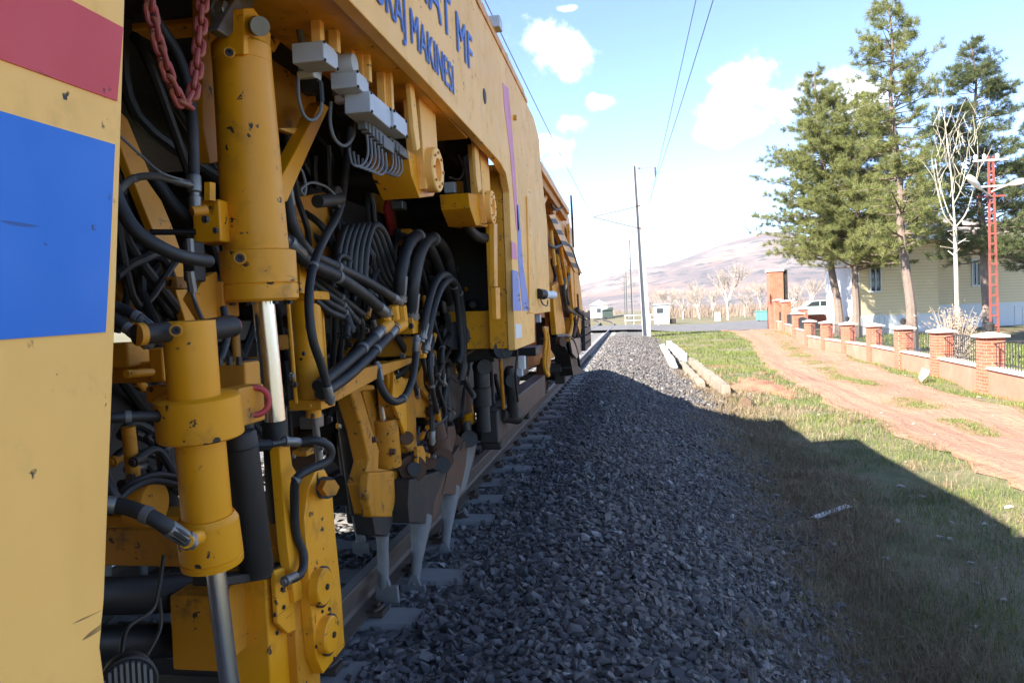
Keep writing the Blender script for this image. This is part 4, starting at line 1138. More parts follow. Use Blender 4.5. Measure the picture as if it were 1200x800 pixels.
hose('hose', [(495, 395, XH + .06), (501, 360, XH + .08), (510, 331, XH + .09), (522, 322, XH + .1), (532, 335, XH + .1), (538, 370, XH + .1), (541, 410, XH + .1), (536, 425, XH + .08)], 4.4, n=10, fit=(1, 0))
hose('hose', [(499, 408, XH + .06), (507, 365, XH + .09), (517, 337, XH + .1), (529, 328, XH + .11), (538, 343, XH + .11), (543, 380, XH + .11), (543, 425, XH + .1), (540, 445, XH + .08)], 4.4, n=10, fit=(1, 0))
hose('hose', [(442, 430, XH), (446, 452, XH + .02), (458, 469, XH + .04), (472, 467, XH + .05), (482, 448, XH + .06), (487, 420, XH + .06), (488, 398, XH + .06)], 4.6, n=10)
for q in range(5):
    hose('hose', [(500 + q * 3, 330 + q * 4, -1.3), (506 + q * 3, 380, -1.3), (503 + q * 5, 430, -1.3), (512 + q * 4, 470, -1.3)], 2.4, fit=(0, 0), n=8)
hose('hose', [(470, 330, -1.4), (440, 300, -1.45), (430, 260, -1.5), (432, 215, -1.5)], 6, fit=(0, 0))
plate('inner_plate', [(436, 225), (462, 235), (472, 320), (455, 330), (440, 290)], -1.55, 0.03, 'yellow_worn')
plate('red_lever', [(455, 232), (461, 250), (466, 282), (460, 290), (455, 287), (458, 270), (452, 245)], -1.45, 0.02, 'redpaint')

# valve stack at the right of the bay
XV = -1.12
vs_ = block('control_valve', 540, 330, 563, 350, XV, 0.16, 'yellow')
block('valve_body', 543, 316, 560, 331, XV - .02, 0.14, 'yellow_worn', vs_)
block('valve_body', 560, 333, 573, 347, XV + .03, 0.08, 'yellow', vs_)
block('valve_body', 538, 349, 566, 376, XV, 0.14, 'yellow', vs_)
for (a_, b_) in ((546, 339), (552, 337), (558, 340)): bolt((a_, b_, XV + .002), 2.4, vs_, 'yellow_worn')
rod('valve_plunger', (546, 364, XV - .03), (554, 357, XV + .05), 4, mat='steel', parent=vs_, n=12)
rod('valve_plunger', (553, 358, XV + .03), (556, 356, XV + .06), 7.5, mat='dark', parent=vs_, n=14)
for (a_, b_) in ((536, 312), (545, 309), (557, 309)): rod('valve_knob', (a_, b_ + 8, XV - .02), (a_, b_, XV - .02), 3, mat='dark', parent=vs_, n=8)
block('bay_shelf', 505, 386, 583, 411, XV + .02, 0.2, 'yellow_worn')
plate('shelf_gusset', [(556, 376), (566, 380), (576, 400), (576, 411), (560, 411)], XV + .05, 0.03, 'yellow_worn')
rod('pump', (522, 395, XV - .15), (535, 393, XV + .03), 16, mat='dark', n=24)
hose('strap', [(541, 375, XV + .05), (549, 385, XV + .06), (548, 400, XV + .06), (542, 408, XV + .05)], 2.6, mat='yellow', fit=(0, 0))
block('bay_beam', 500, 306, 575, 318, -1.3, 0.12, 'yellow_worn')
rod('pipe', (520, 305, -1.3), (560, 285, -1.2), 3.5, mat='dark', n=8); rod('pipe', (520, 310, -1.28), (562, 296, -1.18), 3.5, mat='dark', n=8)
rod('warning_stub', (547, 255, -1.1), (548, 270, -1.1), 4, mat='orange', n=10)

# more hose looms between manifold, tamping unit and valves
rl_ = random.Random(21)
for q in range(22):
    x = rl_.uniform(385, 480); y = rl_.uniform(290, 350); X = XH - rl_.uniform(.08, .22)
    dx = rl_.uniform(20, 60)
    hose('hose', [(x, y + 30, X), (x + dx * .2, y - rl_.uniform(0, 25), X + .01), (x + dx * .6, y - rl_.uniform(-5, 20), X + .02), (x + dx, y + rl_.uniform(25, 60), X + .02)], rl_.uniform(2.6, 4.6), fit=(rl_.random() < .4, 1), n=9, fmat=rl_.choice(('steel', 'yellow_worn', 'dark')))
for q in range(16):
    x = rl_.uniform(495, 552); y = rl_.uniform(335, 420); X = XH + rl_.uniform(-.12, .06)
    hose('hose', [(x, y, X), (x + rl_.uniform(-8, 10), y + rl_.uniform(15, 40), X + .01), (x + rl_.uniform(-14, 14), y + rl_.uniform(45, 75), X + .01), (x + rl_.uniform(-8, 12), y + rl_.uniform(80, 105), X)], rl_.uniform(1.8, 3.6), fit=(1, 1), n=8, fmat=rl_.choice(('steel', 'yellow_worn')))
for q in range(18):
    x = rl_.uniform(130, 240); y = rl_.uniform(400, 580); X = rl_.uniform(-1.45, -1.1)
    hose('hose', [(x, y, X), (x + rl_.uniform(5, 30), y + rl_.uniform(-20, 15), X - .01), (x + rl_.uniform(25, 60), y + rl_.uniform(-15, 40), X), (x + rl_.uniform(40, 90), y + rl_.uniform(10, 70), X)], rl_.uniform(3, 6), fit=(rl_.random() < .5, rl_.random() < .5), n=9, fmat=rl_.choice(('steel', 'dark', 'yellow_worn')))
for q in range(26):
    x = rl_.uniform(135, 560); y = rl_.uniform(200, 560); X = rl_.uniform(-1.5, -1.2); w_ = rl_.uniform(8, 26); h_ = rl_.uniform(6, 20)
    block(rl_.choice(('valve_block', 'bracket_block', 'clamp_block')), x, y, x + w_, y + h_, X, rl_.uniform(.03, .1), rl_.choice(('yellow_worn', 'yellow_worn', 'dark', 'steel', 'rust')))
for q in range(40):                            # hose ties and bolts dotted over the plates
    x = rl_.uniform(320, 560); y = rl_.uniform(280, 540)
    bolt((x, y, XH - .05), rl_.uniform(2, 3.6), None, rl_.choice(('dark', 'rust', 'yellow_worn', 'steel')))
# ---------------------------------------------------------- tamping unit over the rail
XT = -1.30
ta = plate('tamping_arm', [(409, 452), (421, 449), (440, 451), (440, 457), (424, 459), (436, 500), (445, 527), (444, 548), (470, 552), (471, 585), (464, 604), (434, 603), (426, 566), (433, 540), (424, 500)], XT - .02, 0.09, 'yellow_worn', None, .014)
plate('arm_housing', [(433, 553), (462, 551), (464, 585), (460, 606), (436, 606), (430, 580)], XT + .02, 0.05, 'yellow_worn', ta, .012)
plate('arm_web', [(424, 455), (440, 455), (452, 520), (444, 527), (436, 500)], XT - .08, 0.03, 'yellow_worn', ta)
rod('arm_rod', (444, 440, XT - .04), (450, 500, XT - .04), 4, mat='chrome', parent=ta, n=12)
rod('arm_cylinder', (451, 490, XT - .04), (456, 545, XT - .04), 15, mat='yellow_worn', parent=ta, n=20)
bolt((459, 529, XT + .0), 4, ta, 'rust')
tb = plate('tamping_arm', [(453, 422), (462, 424), (469, 443), (482, 443), (487, 450), (489, 527), (478, 531), (470, 500), (457, 466)], XT + .03, 0.07, 'yellow_worn', None, .012)
plate('arm_web', [(462, 430), (475, 445), (478, 520), (472, 500), (460, 468)], XT + .05, 0.02, 'yellow', tb)
td = plate('tamping_arm', [(488, 440), (500, 418), (513, 420), (518, 428), (518, 466), (510, 489), (486, 489), (486, 447)], XT + .0, 0.08, 'yellow_worn')
plate('arm_rib', [(485, 446), (488, 445), (511, 473), (510, 478)], XT + .03, 0.02, 'yellow', td)
bolt((503, 482, XT + .02), 5, td, 'dark')
rod('pivot_boss', (478, 549, XT - .06), (484, 549, XT + .07), 16, mat='rust', n=28)
rod('pivot_cap', (484, 549, XT + .07), (485.5, 549, XT + .09), 8, mat='dark', n=20)
sq = rod('squeeze_cylinder', (507, 486, XT + .03), (516, 530, XT + .05), 0, mat='rust', n=22, prof=[(0, 9), (0.05, 11), (0.6, 11.5), (0.62, 13), (1, 13.5)])
rod('cylinder_cap', (506, 480, XT + .03), (507.5, 492, XT + .03), 10, mat='yellow_worn', parent=sq, n=20)
rod('clevis_eye', (514, 538, XT + .01), (519, 538, XT + .09), 13, mat='rust', parent=sq, n=22)
rod('clevis_eye', (512, 544, XT + .0), (518, 545, XT + .10), 10, mat='dark', parent=sq, n=18)
sq2 = rod('squeeze_cylinder', (541, 455, XT + .06), (547, 495, XT + .08), 0, mat='rust', n=20, prof=[(0, 7), (0.05, 9), (0.7, 9), (0.72, 7)])
rod('cylinder_cap', (546, 476, XT + .08), (549, 494, XT + .08), 8, mat='yellow', parent=sq2, n=16)
rod('rod_end', (547, 493, XT + .08), (548, 506, XT + .08), 5, mat='steel', parent=sq2, n=12)
rod('clevis_eye', (545, 514, XT + .06), (550, 514, XT + .13), 10, mat='dark', parent=sq2, n=20)
for (x, y, x2, y2, r) in ((527, 520, 531, 520, 12), (500, 541, 503, 541, 9), (474, 513, 477, 513, 8)):
    rod('pivot_boss', (x, y, XT - .02), (x2, y2, XT + .06), r, mat='rust', n=22)
plate('link_plate', [(489, 523), (496, 522), (499, 530), (499, 550), (493, 553), (489, 545)], XT + .10, 0.02, 'yellow_worn')
plate('link_plate', [(525, 500), (533, 498), (535, 510), (530, 530), (524, 526)], XT + .09, 0.03, 'rust')
def tine(hold, top, bot, rt, rb, foot, X, mat='dark'):
    h = plate('tine_holder', hold, X + .045, 0.10, mat)
    # lighter worn front edge
    c, d_ = Q((top[0], top[1], X)), Q((bot[0], bot[1], X)); k = mpp(c)
    s = MB().lathe(c + (c - d_) * 0.12, d_, [(0, rt*k*1.05), (0.1, rt*k*1.05), (0.3, rt*k*0.85), (0.65, rb*k*1.25), (1, rb*k)], 18).build('tine', M['tine'], h)
    fx0, fy0, fx1, fy1 = foot
    a = W(fx0, fy0, Y=d_.y); b = W(fx1, fy1, Y=d_.y)
    m = MB(); 
    m.prism([(a.x, d_.y - .02, a.z), (b.x, d_.y - .02, a.z), (b.x + .005, d_.y - .012, b.z), (a.x - .005, d_.y - .012, b.z)], (0, 0.035, 0))
    m.prism([(d_.x - rb*k*1.6, d_.y - .018, a.z - 0.004), (d_.x + rb*k*1.6, d_.y - .018, a.z - .004), (d_.x + rb*k*0.8, d_.y - .01, a.z + .05), (d_.x - rb*k*0.8, d_.y - .01, a.z + .05)], (0, 0.03, 0))
    m.build('tine_foot', M['tine'], s, 0.004)
    return h
h1 = tine([(480, 562), (500, 556), (522, 549), (530, 544), (527, 560), (513, 604), (506, 613), (480, 612), (478, 590)], (493, 612), (485.5, 686), 12, 5.2, (470, 684, 499, 703), -1.25)
plate('worn_edge', [(523, 551), (530, 546), (527, 560), (512, 604), (507, 612), (508, 590)], -1.25 + .047, 0.03, 'rust', h1)
h2 = tine([(526, 541), (540, 520), (552, 510), (559, 512), (558, 524), (546, 572), (538, 579), (519, 579), (524, 556)], (528, 578), (521, 646), 10, 4.6, (502, 645, 533, 662), -1.24, 'rust')
plate('worn_edge', [(549, 512), (559, 513), (558, 524), (546, 572), (539, 579), (546, 545)], -1.24 + .047, 0.03, 'tine', h2)
h3 = tine([(436, 604), (462, 604), (458, 618), (455, 628), (440, 626)], (448, 624), (450, 688), 8, 5.4, (441, 685, 467, 706), -1.33)
h4 = tine([(405, 560), (418, 556), (422, 588), (410, 592)], (414, 590), (423, 636), 5.5, 4.2, (414, 634, 434, 648), -1.66)
for pts, r in (([(515, 492, XT + .06), (514, 460, XT + .07), (517, 430, XT + .08), (524, 422, XT + .08), (531, 436, XT + .08)], 3.4),
               ([(521, 500, XT + .07), (521, 465, XT + .08), (526, 443, XT + .09), (533, 446, XT + .09)], 3.2),
               ([(541, 485, XT + .1), (543, 460, XT + .1), (549, 432, XT + .1), (547, 418, XT + .1), (542, 430, XT + .1), (540, 450, XT + .1)], 3.2),
               ([(530, 470, XT + .07), (527, 488, XT + .07), (531, 500, XT + .07)], 2.6),
               ([(536, 425, XT + .05), (538, 400, XT + .05), (534, 375, XT + .05)], 5.0),
               ([(490, 500, XT - .02), (486, 520, XT - .02), (492, 535, XT)], 3.0)):
    hose('hose', pts, r, fit=(0, 0), n=9)
rod('dark_column', (402, 470, -1.55), (420, 600, -1.55), 10, mat='black', n=16)
rod('dark_column', (418, 440, -1.6), (436, 560, -1.6), 9, mat='dark', n=16)
rod('guide_column', (400, 505, -1.7), (414, 610, -1.7), 7, mat='dark', n=14)
plate('tamping_frame', [(380, 470), (500, 440), (505, 470), (470, 560), (420, 560), (390, 520)], -1.75, 0.08, 'dark')
# second tamping unit over the far rail, mostly hidden
MB().box((-2.75, 3.0, 0.25), (-3.2, 4.0, 1.2)).build('far_tamping_unit', M['dark'], mach, 0.03)
for y_ in (3.2, 3.5, 3.8): MB().lathe((-2.82, y_, 0.35), (-2.86, y_ + .05, -0.22), [(0, .045), (0.4, .03), (1, .02)], 12).build('far_tine', M['tine'], mach)

# ---------------------------------------------------------- below the side: dampers, boxes, pipes, wheels
XB = -1.05
rod('damper', (563, 425, XB), (567, 505, XB), 0, mat='dark', n=20, prof=[(0, 7), (0.05, 9), (0.35, 9), (0.36, 11), (0.62, 11), (0.63, 8), (1, 8.5)])
rod('damper_eye', (562, 430, XB - .03), (568, 430, XB + .04), 9, mat='dark', n=18)
rod('damper', (597, 430, XB + .15), (602, 487, XB + .15), 0, mat='dark', n=18, prof=[(0, 5), (0.1, 8), (0.55, 8), (0.56, 7), (1, 7)])
rod('damper_boss', (596, 446, XB + .12), (601, 446, XB + .18), 8.5, mat='dark', n=16)
rod('damper_foot', (585, 485, XB + .05), (606, 488, XB + .15), 9, mat='dark', n=14)
rb_ = rod('ribbed_cap', (584, 409, -0.86), (590, 409, -0.79), 11.5, mat='black', n=28)
for q in range(10):
    a_ = q * math.pi / 5; c = Q((590, 409, -0.79)); k = 8 * mpp(c)
    MB().cyl(c + Vector((0, math.cos(a_) * k, math.sin(a_) * k)), c + Vector((0.008, math.cos(a_) * k, math.sin(a_) * k)), 0.006, n=6).build('cap_stud', M['steel'], rb_)
rod('pull_rod', (586, 418, -0.9), (590, 478, -0.95), 2.2, mat='yellow_worn', n=8)
for a_ in ((575, 415, 579, 495, 2.5), (580, 440, 592, 485, 3)): rod('pipe', (a_[0], a_[1], -1.1), (a_[2], a_[3], -1.1), a_[4], mat='dark', n=8)
plate('hanger_plate', [(560, 413), (600, 409), (604, 440), (598, 470), (585, 500), (566, 505)], -1.25, 0.05, 'dark')
block('under_box', 607, 417, 615, 433, -0.80, 0.06, 'white')
block('under_box', 605, 432, 612, 441, -0.82, 0.06, 'greybox')
block('under_frame', 560, 408, 628, 418, -0.9, 0.5, 'black')
hose('cable', [(605, 402, -.80), (606, 418, -.80), (604, 440, -.82), (607, 470, -.85)], 1.4, fit=(0, 0), mat='rubber', n=6)
# wheel sets
def wheelset(y, r=0.36):
    b = MB().cyl((XC - 1.0, y, r), (XC + 1.0, y, r), 0.075, n=20).build('axle', M['dark'], mach)
    for s in (-1, 1):
        x = XC + s * 0.75
        MB().lathe((x - s * 0.075, y, r), (x + s * 0.06, y, r), [(0, r + 0.028), (0.22, r + 0.028), (0.27, r + 0.004), (0.95, r), (1.0, r - 0.02), (1.0, r * 0.8), (0.8, r * 0.78), (0.75, r * 0.35), (1.0, r * 0.3)], 40).build('wheel', M['rust'], b)
        MB().box((XC + s * 0.95, y - 0.15, r - 0.13), (XC + s * 1.12, y + 0.15, r + 0.15)).build('axle_box', M['dark'], b, 0.02)
    return b
for y_ in (6.0, 7.7, -1.2): wheelset(y_)
MB().box((-0.98, 5.3, 0.38), (-1.12, 8.4, 0.62)).build('bogie_frame', M['black'], mach, 0.015)
MB().box((-3.24, 5.3, 0.38), (-3.38, 8.4, 0.62)).build('bogie_frame', M['black'], mach, 0.015)

# ---------------------------------------------------------- rear end: canopy, striped slope, pipes, lamp, hose coil, step cage
zc = W(634, 189, X=XS).z; yc0, yc1 = W(634, 189, X=XS).y, W(667, 245, X=XS).y
zc2 = W(667, 245, X=XS).z
can = MB().prism([(XS, yc0, zc), (XS, yc1, zc2), (XS, yc1, zc2 - .07), (XS, yc0, zc - .07)], (-1.6, 0, 0)).build('rear_canopy', M['yellow'], mach, 0.006)
MB().prism([(XS - .03, yc0, zc - .075), (XS - .03, yc1 - .03, zc2 - .075), (XS - .03, yc1 - .03, zc2 - .15), (XS - .03, yc0, zc - .15)], (-1.5, 0, 0)).build('canopy_lining', M['yellow_worn'], can)
plate('canopy_brace', [(646, 214), (649, 217), (637, 243), (634.5, 240)], XS - .06, 0.04, 'yellow', can)
plate('canopy_brace', [(656, 231), (659, 235), (650, 252), (648, 248)], XS - .06, 0.04, 'yellow', can)
plate('rear_panel', [(650, 250), (664, 243), (668, 262), (668, 296), (661, 292)], XS - .10, 0.03, 'yellow')
plate('rear_panel', [(640, 240), (650, 246), (655, 300), (657, 338), (644, 338)], XS - .28, 0.03, 'yellow_worn')
sl = plate('sloping_beam', [(643.5, 252), (650.5, 251), (683, 321), (674, 319)], XS - .02, 0.05, 'yellow')
sx = [(643.5, 252), (650.5, 251), (683, 321), (674, 319)]
def lerp2(a, b, t): return (a[0] + (b[0] - a[0]) * t, a[1] + (b[1] - a[1]) * t)
for q in range(5):
    t0, t1 = 0.06 + q * 0.19, 0.06 + q * 0.19 + 0.085
    plate('black_stripe', [lerp2(sx[0], sx[3], t0), lerp2(lerp2(sx[0], sx[3], t0), lerp2(sx[1], sx[2], t0 + .02), .86), lerp2(lerp2(sx[0], sx[3], t1), lerp2(sx[1], sx[2], t1 + .02), .86), lerp2(sx[0], sx[3], t1)], XS - .017, 0.002, 'black', sl, 0)
plate('rear_post', [(647, 335), (654, 330), (663, 388), (661, 394), (652, 392)], XS - .12, 0.06, 'yellow')
plate('rear_post', [(667, 262), (671, 270), (677, 345), (673, 372), (669, 330)], XS - .04, 0.04, 'yellow')
plate('rear_post', [(672, 300), (679, 322), (684, 372), (680, 392), (675, 370)], XS - .03, 0.04, 'yellow')
block('rear_bulk', 628, 372, 652, 404, XS - .16, 1.2, 'dark')
plate('rear_wall', [(634, 215), (655, 240), (663, 290), (670, 330), (675, 395), (645, 400)], -0.92, 0.05, 'yellow_worn')
MB().tube([W(669, 229, X=XS), W(670.5, 255, X=XS), W(672, 290, X=XS)], [0.012, 0.016, 0.012], 8).build('antenna', M['black'], mach)
hose('hose', [(638, 255, XS - .1), (644, 262, XS - .08), (647, 285, XS - .07), (650, 310, XS - .07)], 2.6, mat='body', fit=(0, 0), n=8)
for pts, r, mt in (([(646, 240, XS - .05), (653, 246, XS - .03), (662, 240, XS - .03), (664, 246, XS - .02)], 1.3, 'rubber'), ([(640, 285, XS - .1), (650, 290, XS - .05), (662, 285, XS - .03), (670, 292, XS - .02), (676, 310, XS - .02), (679, 322, XS - .02)], 1.5, 'rubber'),
                   ([(660, 325, XS - .05), (661, 345, XS - .05), (664, 360, XS - .05), (672, 366, XS - .04), (682, 372, XS - .03)], 2.2, 'rubber'), ([(668, 318, XS - .08), (664, 330, XS - .06), (663, 345, XS - .06), (666, 355, XS - .06)], 2.8, 'rubber'),
                   ([(652, 300, XS - .06), (655, 318, XS - .06), (658, 332, XS - .06)], 3.0, 'yellow'), ([(656, 285, XS - .06), (660, 310, XS - .06), (663, 332, XS - .06), (660, 340, XS - .06)], 2.4, 'yellow'),
                   ([(676, 345, XS - .03), (677, 370, XS - .03), (672, 395, XS - .04)], 2.0, 'rust'), ([(668, 360, XS - .06), (670, 380, XS - .06), (666, 398, XS - .06)], 2.4, 'yellow'), ([(673, 362, XS - .05), (674, 380, XS - .05), (677, 396, XS - .05)], 1.8, 'rubber'),
                   ([(646, 305, XS - .2), (650, 325, XS - .2), (646, 345, XS - .2)], 3, 'dark')):
    hose('pipe', pts, r, mat=mt, fit=(0, 0), n=8)
block('valve_box', 660, 372, 670, 392, XS - .08, 0.15, 'yellow_worn')
block('valve_box', 656, 312, 664, 334, XS - .09, 0.12, 'yellow')
wl = rod('work_lamp', (636, 345.5, XS + .03), (649, 345.5, XS + .10), 4.6, mat='white', n=20)
rod('lamp_head', (631, 344, XS + .01), (637, 345, XS + .04), 6.0, mat='black', parent=wl, n=16)
hose('lamp_cable', [(633, 349, XS + .02), (636, 356, XS + .03), (641, 358, XS + .04), (642, 352, XS + .04)], 0.8, mat='rubber', fit=(0, 0), parent=wl, n=6)
# coiled yellow hose hanging in its hook
for q in range(3):
    c = Q((640 + q * 0.6, 412, XS - .03 - q * .025)); k = mpp(c)
    MB().tube([c + Vector((0.012 * math.sin(3 * t + q), 0.105 * math.cos(t), 28 * k * math.sin(t))) for t in [j * math.pi / 10 for j in range(20)]], 0.016, 8, 3, closed=True).build('hose_coil', M['orange'] if q == 1 else M['yellow'], mach)
block('coil_hook', 627, 368, 633, 378, XS - .03, 0.08, 'greybox')
block('step_box', 640, 425, 657, 436, XS - .25, 0.25, 'black')
bx = block('battery_box', 650, 402, 668, 432, XS - .12, 0.45, 'black')
rod('coupling', (655, 400, XS - .05), (660, 400, XS + .0), 6, mat='rust', parent=bx, n=14)
MB().tube([W(652, 396, X=XS - .08), W(662, 393, X=XS - .06), W(671, 398, X=XS - .05), W(676, 412, X=XS - .05), W(679, 428, X=XS - .05)], 0.022, 8).build('fender_edge', M['black'], mach)
plate('fender', [(652, 396), (662, 393), (671, 398), (676, 412), (679, 430), (684, 436), (672, 440), (668, 418), (660, 402)], XS - .1, 0.2, 'dark')
plate('scraper', [(668, 398), (680, 395), (683, 410), (676, 420), (671, 414)], XS - .04, 0.03, 'steel')
# step cage at the far corner
cg = MB()
cx, cy0, cz0, cz1 = XS, W(684, 390, X=XS).y, W(686, 410, X=XS).z, W(686, 364, X=XS).z
cy1 = W(691, 390, X=XS).y
cage = MB().box((cx - .06, cy0 + .05, cz0 + .05), (cx - .4, cy1 - .05, cz1 - .08)).build('step_cage', M['black'], mach)
for (x_, y_) in ((cx, cy0), (cx, cy1), (cx - .45, cy0), (cx - .45, cy1)): MB().bar((x_, y_, cz0), (x_, y_, cz1), 0.04, 0.04).build('cage_post', M['black'], cage)
for q in range(5):
    z_ = cz0 + (cz1 - cz0) * (q + 0.4) / 5
    MB().box((cx + .02, cy0, z_ - 0.05), (cx - .45, cy1, z_ + 0.05)).build('step_tread', M['black'], cage, 0.004)
MB().tube([W(676, 362, X=XS), W(682, 367, X=XS), W(690, 372, X=XS)], 0.03, 8).build('step_rail', M['black'], cage)
# unseen low tail, its slope shaped to cast the shadow's far edge
tail = MB().prism([(-1.45, 9.0, 0.55), (-1.45, 18.0, 0.40), (-1.45, 18.0, 0.62), (-1.45, 13.0, 1.72), (-1.45, 9.0, 2.35)], (-1.6, 0, 0)).build('unseen_tail_block', M['yellow_worn'], mach, 0.02)
for y_ in (12.0, 15.0): wheelset(y_, 0.3)
MB().box((-1.5, 7.5, 1.0), (-2.9, 9.2, 2.5)).build('rear_cab_block', M['yellow_worn'], mach, 0.03)

# ================================================================ lifting chain (hangs on the machine, a thing of its own)
CH = [(173, -40), (176, 8), (182, 38), (191, 70), (201, 98), (211, 119), (219, 124), (226, 110), (230, 86), (233, 55), (236, 22), (238, -10), (238, -40)]
XK = -0.92
P = [W(a, b, X=XK) for a, b in CH]
fine = []
for i in range(len(P) - 1):
    for t in np.linspace(0, 1, 12, endpoint=False): fine.append(P[i].lerp(P[i + 1], t))
fine.append(P[-1])
acc = [0.0]
for i in range(1, len(fine)): acc.append(acc[-1] + (fine[i] - fine[i - 1]).length)
k = mpp(P[5]); pitch = 15.0 * k; rw = 3.1 * k
chain = tag(empty('chain', P[0]), 'rusty red painted steel chain hanging in a loop between cab panel and tall cylinder', 'chain')
nL = int(acc[-1] / pitch); mesh = None
for j in range(nL):
    s = (j + 0.5) * pitch; i = int(np.searchsorted(acc, s)); i = min(max(i, 1), len(fine) - 1)
    t = (s - acc[i-1]) / max(1e-6, acc[i] - acc[i-1]); c = fine[i-1].lerp(fine[i], t); d_ = (fine[i] - fine[i-1]).normalized()
    if mesh is None:
        L2, W2 = pitch * 0.5 + rw * 0.1, rw * 1.75; pts = []
        for q in range(10): a_ = -math.pi/2 + math.pi * q / 9; pts.append((W2 * math.sin(a_) * 1.0, 0, L2 - W2 * 0.4 + W2 * math.cos(a_)))
        for q in range(10): a_ = math.pi/2 + math.pi * q / 9; pts.append((W2 * math.sin(a_) * 1.0, 0, -L2 + W2 * 0.4 + W2 * math.cos(a_)))
        o = MB().tube(pts, rw, 8, 1, smooth=False, closed=True).build('chain_link', M['chain'], None); mesh = o.data
    else:
        o = bpy.data.objects.new('chain_link', mesh); COL.objects.link(o)
    o.parent = chain
    qn = d_.to_track_quat('Z', 'Y') @ Matrix.Rotation((j % 2) * math.pi / 2 + 0.5 + random.uniform(-.15, .15), 3, 'Z').to_quaternion()
    o.rotation_mode = 'QUATERNION'; o.rotation_quaternion = qn; o.location = c - P[0]
# ================================================================ around the track
def gz(x, y): return float(ground_z(x, y)) - 0.03
def gpt(px, py, h):                            # ground point under a pixel at h below the camera
    return W(px, py, Z=CAM.z - h)
# ---------- old concrete beams lying along the shoulder
def beam(a, b, w, h, name, label, mat='concrete', group=None, tilt=0.0):
    a, b = Vector((a[0], a[1], gz(a[0], a[1]) + h / 2 + .02)), Vector((b[0], b[1], gz(b[0], b[1]) + h / 2 + .02))
    c = (a + b) / 2
    m = MB(); d = b - a; n = 16
    s = d.cross(Vector((0, 0, 1))).normalized(); u = s.cross(d).normalized()
    s, u = s * math.cos(tilt) + u * math.sin(tilt), u * math.cos(tilt) - s * math.sin(tilt)
    vs, fs = [], []
    for j in range(n + 1):
        p = a + d * j / n
        for (i_, k_) in ((-.5, -.5), (.5, -.5), (.42, .5), (-.42, .5)):
            vs.append(p + s * w * i_ * random.uniform(.78, 1.12) + u * h * k_ * random.uniform(.74, 1.14))
    for j in range(n):
        for q in range(4): fs.append((j*4 + q, j*4 + (q+1) % 4, (j+1)*4 + (q+1) % 4, (j+1)*4 + q))
    fs += [(3, 2, 1, 0), tuple(n*4 + q for q in range(4))]
    m.add(vs, fs)
    return tag(m.build(name, M[mat], None, 0.012, origin=c), label, 'beam', group)
M['oldconcrete'] = plain('old_tan_concrete', (0.24, 0.195, 0.145), 0.9, 0, 0.4, 6, 0.8, (0.10, 0.065, 0.04), 0.75)
beam((1.72, 18.6), (1.75, 26.0), 0.20, 0.20, 'concrete_beam', 'long tan concrete beam on the shoulder, the one nearer the rails', 'oldconcrete')
beam((2.12, 17.0), (2.18, 27.5), 0.22, 0.26, 'concrete_beam', 'long tan concrete beam on the shoulder, the one nearer the dirt road', 'oldconcrete')
beam((1.35, 24.0), (1.55, 36.0), 0.28, 0.28, 'concrete_beam', 'thick pale concrete beam lying before the overhead line mast', 'concrete', tilt=0.25)
beam((2.0, 28.5), (1.95, 38), 0.30, 0.34, 'concrete_beam', 'far grey concrete beam behind the two tan beams', 'concrete')
# rotten block, lath, rubble
M['wood'] = plain('weathered_wood', (0.16, 0.10, 0.06), 0.9, 0, 0.4, 14, 0.5)
M['palewood'] = plain('pale_wood_lath', (0.68, 0.66, 0.60), 0.8, 0, 0.15, 20, 0.2)
p = gpt(872, 472, 2.03)
tag(MB().prism([(p.x - .12, p.y - .2, gz(p.x, p.y) - .03), (p.x + .1, p.y - .2, gz(p.x, p.y) - .03), (p.x + .13, p.y - .18, gz(p.x, p.y) + .16), (p.x - .02, p.y - .2, gz(p.x, p.y) + .26), (p.x - .14, p.y - .2, gz(p.x, p.y) + .14)], (0.06, 0.3, -.02)).build('wood_block', M['wood'], None, 0.01, origin=p), 'rotten brown wood block at the foot of the ballast bank', 'wood block')
a, b = gpt(954, 608.5, 2.06), gpt(995, 600.5, 2.08)
a.z, b.z = gz(a.x, a.y) + .05, gz(b.x, b.y) + .06
tag(MB().bar(a, b, 0.075, 0.014).build('wooden_lath', M['palewood'], None, 0.002, origin=(a + b) / 2), 'short pale wooden lath lying on shaded grass', 'lath')
M['brickred'] = plain('broken_red_brick', (0.36, 0.10, 0.05), 0.9, 0, 0.3, 20, 0.4)
k_ = 0
for (px, py, s) in ((898, 438, .09), (904, 441, .07), (893, 444, .05), (838, 470, .05)):
    p = gpt(px, py, 2.05); sv, sf = STONES[k_ % 14]; k_ += 1
    o = MB().add([Vector(q) * s + Vector((p.x, p.y, gz(p.x, p.y) + s * .5)) for q in sv], [tuple(f) for f in sf]).build('brick_fragment', M['brickred'], None, smooth=False, origin=(p.x, p.y, gz(p.x, p.y)))
    tag(o, ['larger red brick fragment beside the bare soil patch', 'small red brick fragment right of the larger one', 'smallest red brick fragment nearest the ballast', 'lone red brick fragment on the ballast slope'][k_ - 1], 'brick')
M['redsoil'] = plain('bare_red_soil', (0.30, 0.125, 0.07), 0.95, 0, 0.3, 7, 0.8, (0.2, 0.075, 0.045), 0.5)
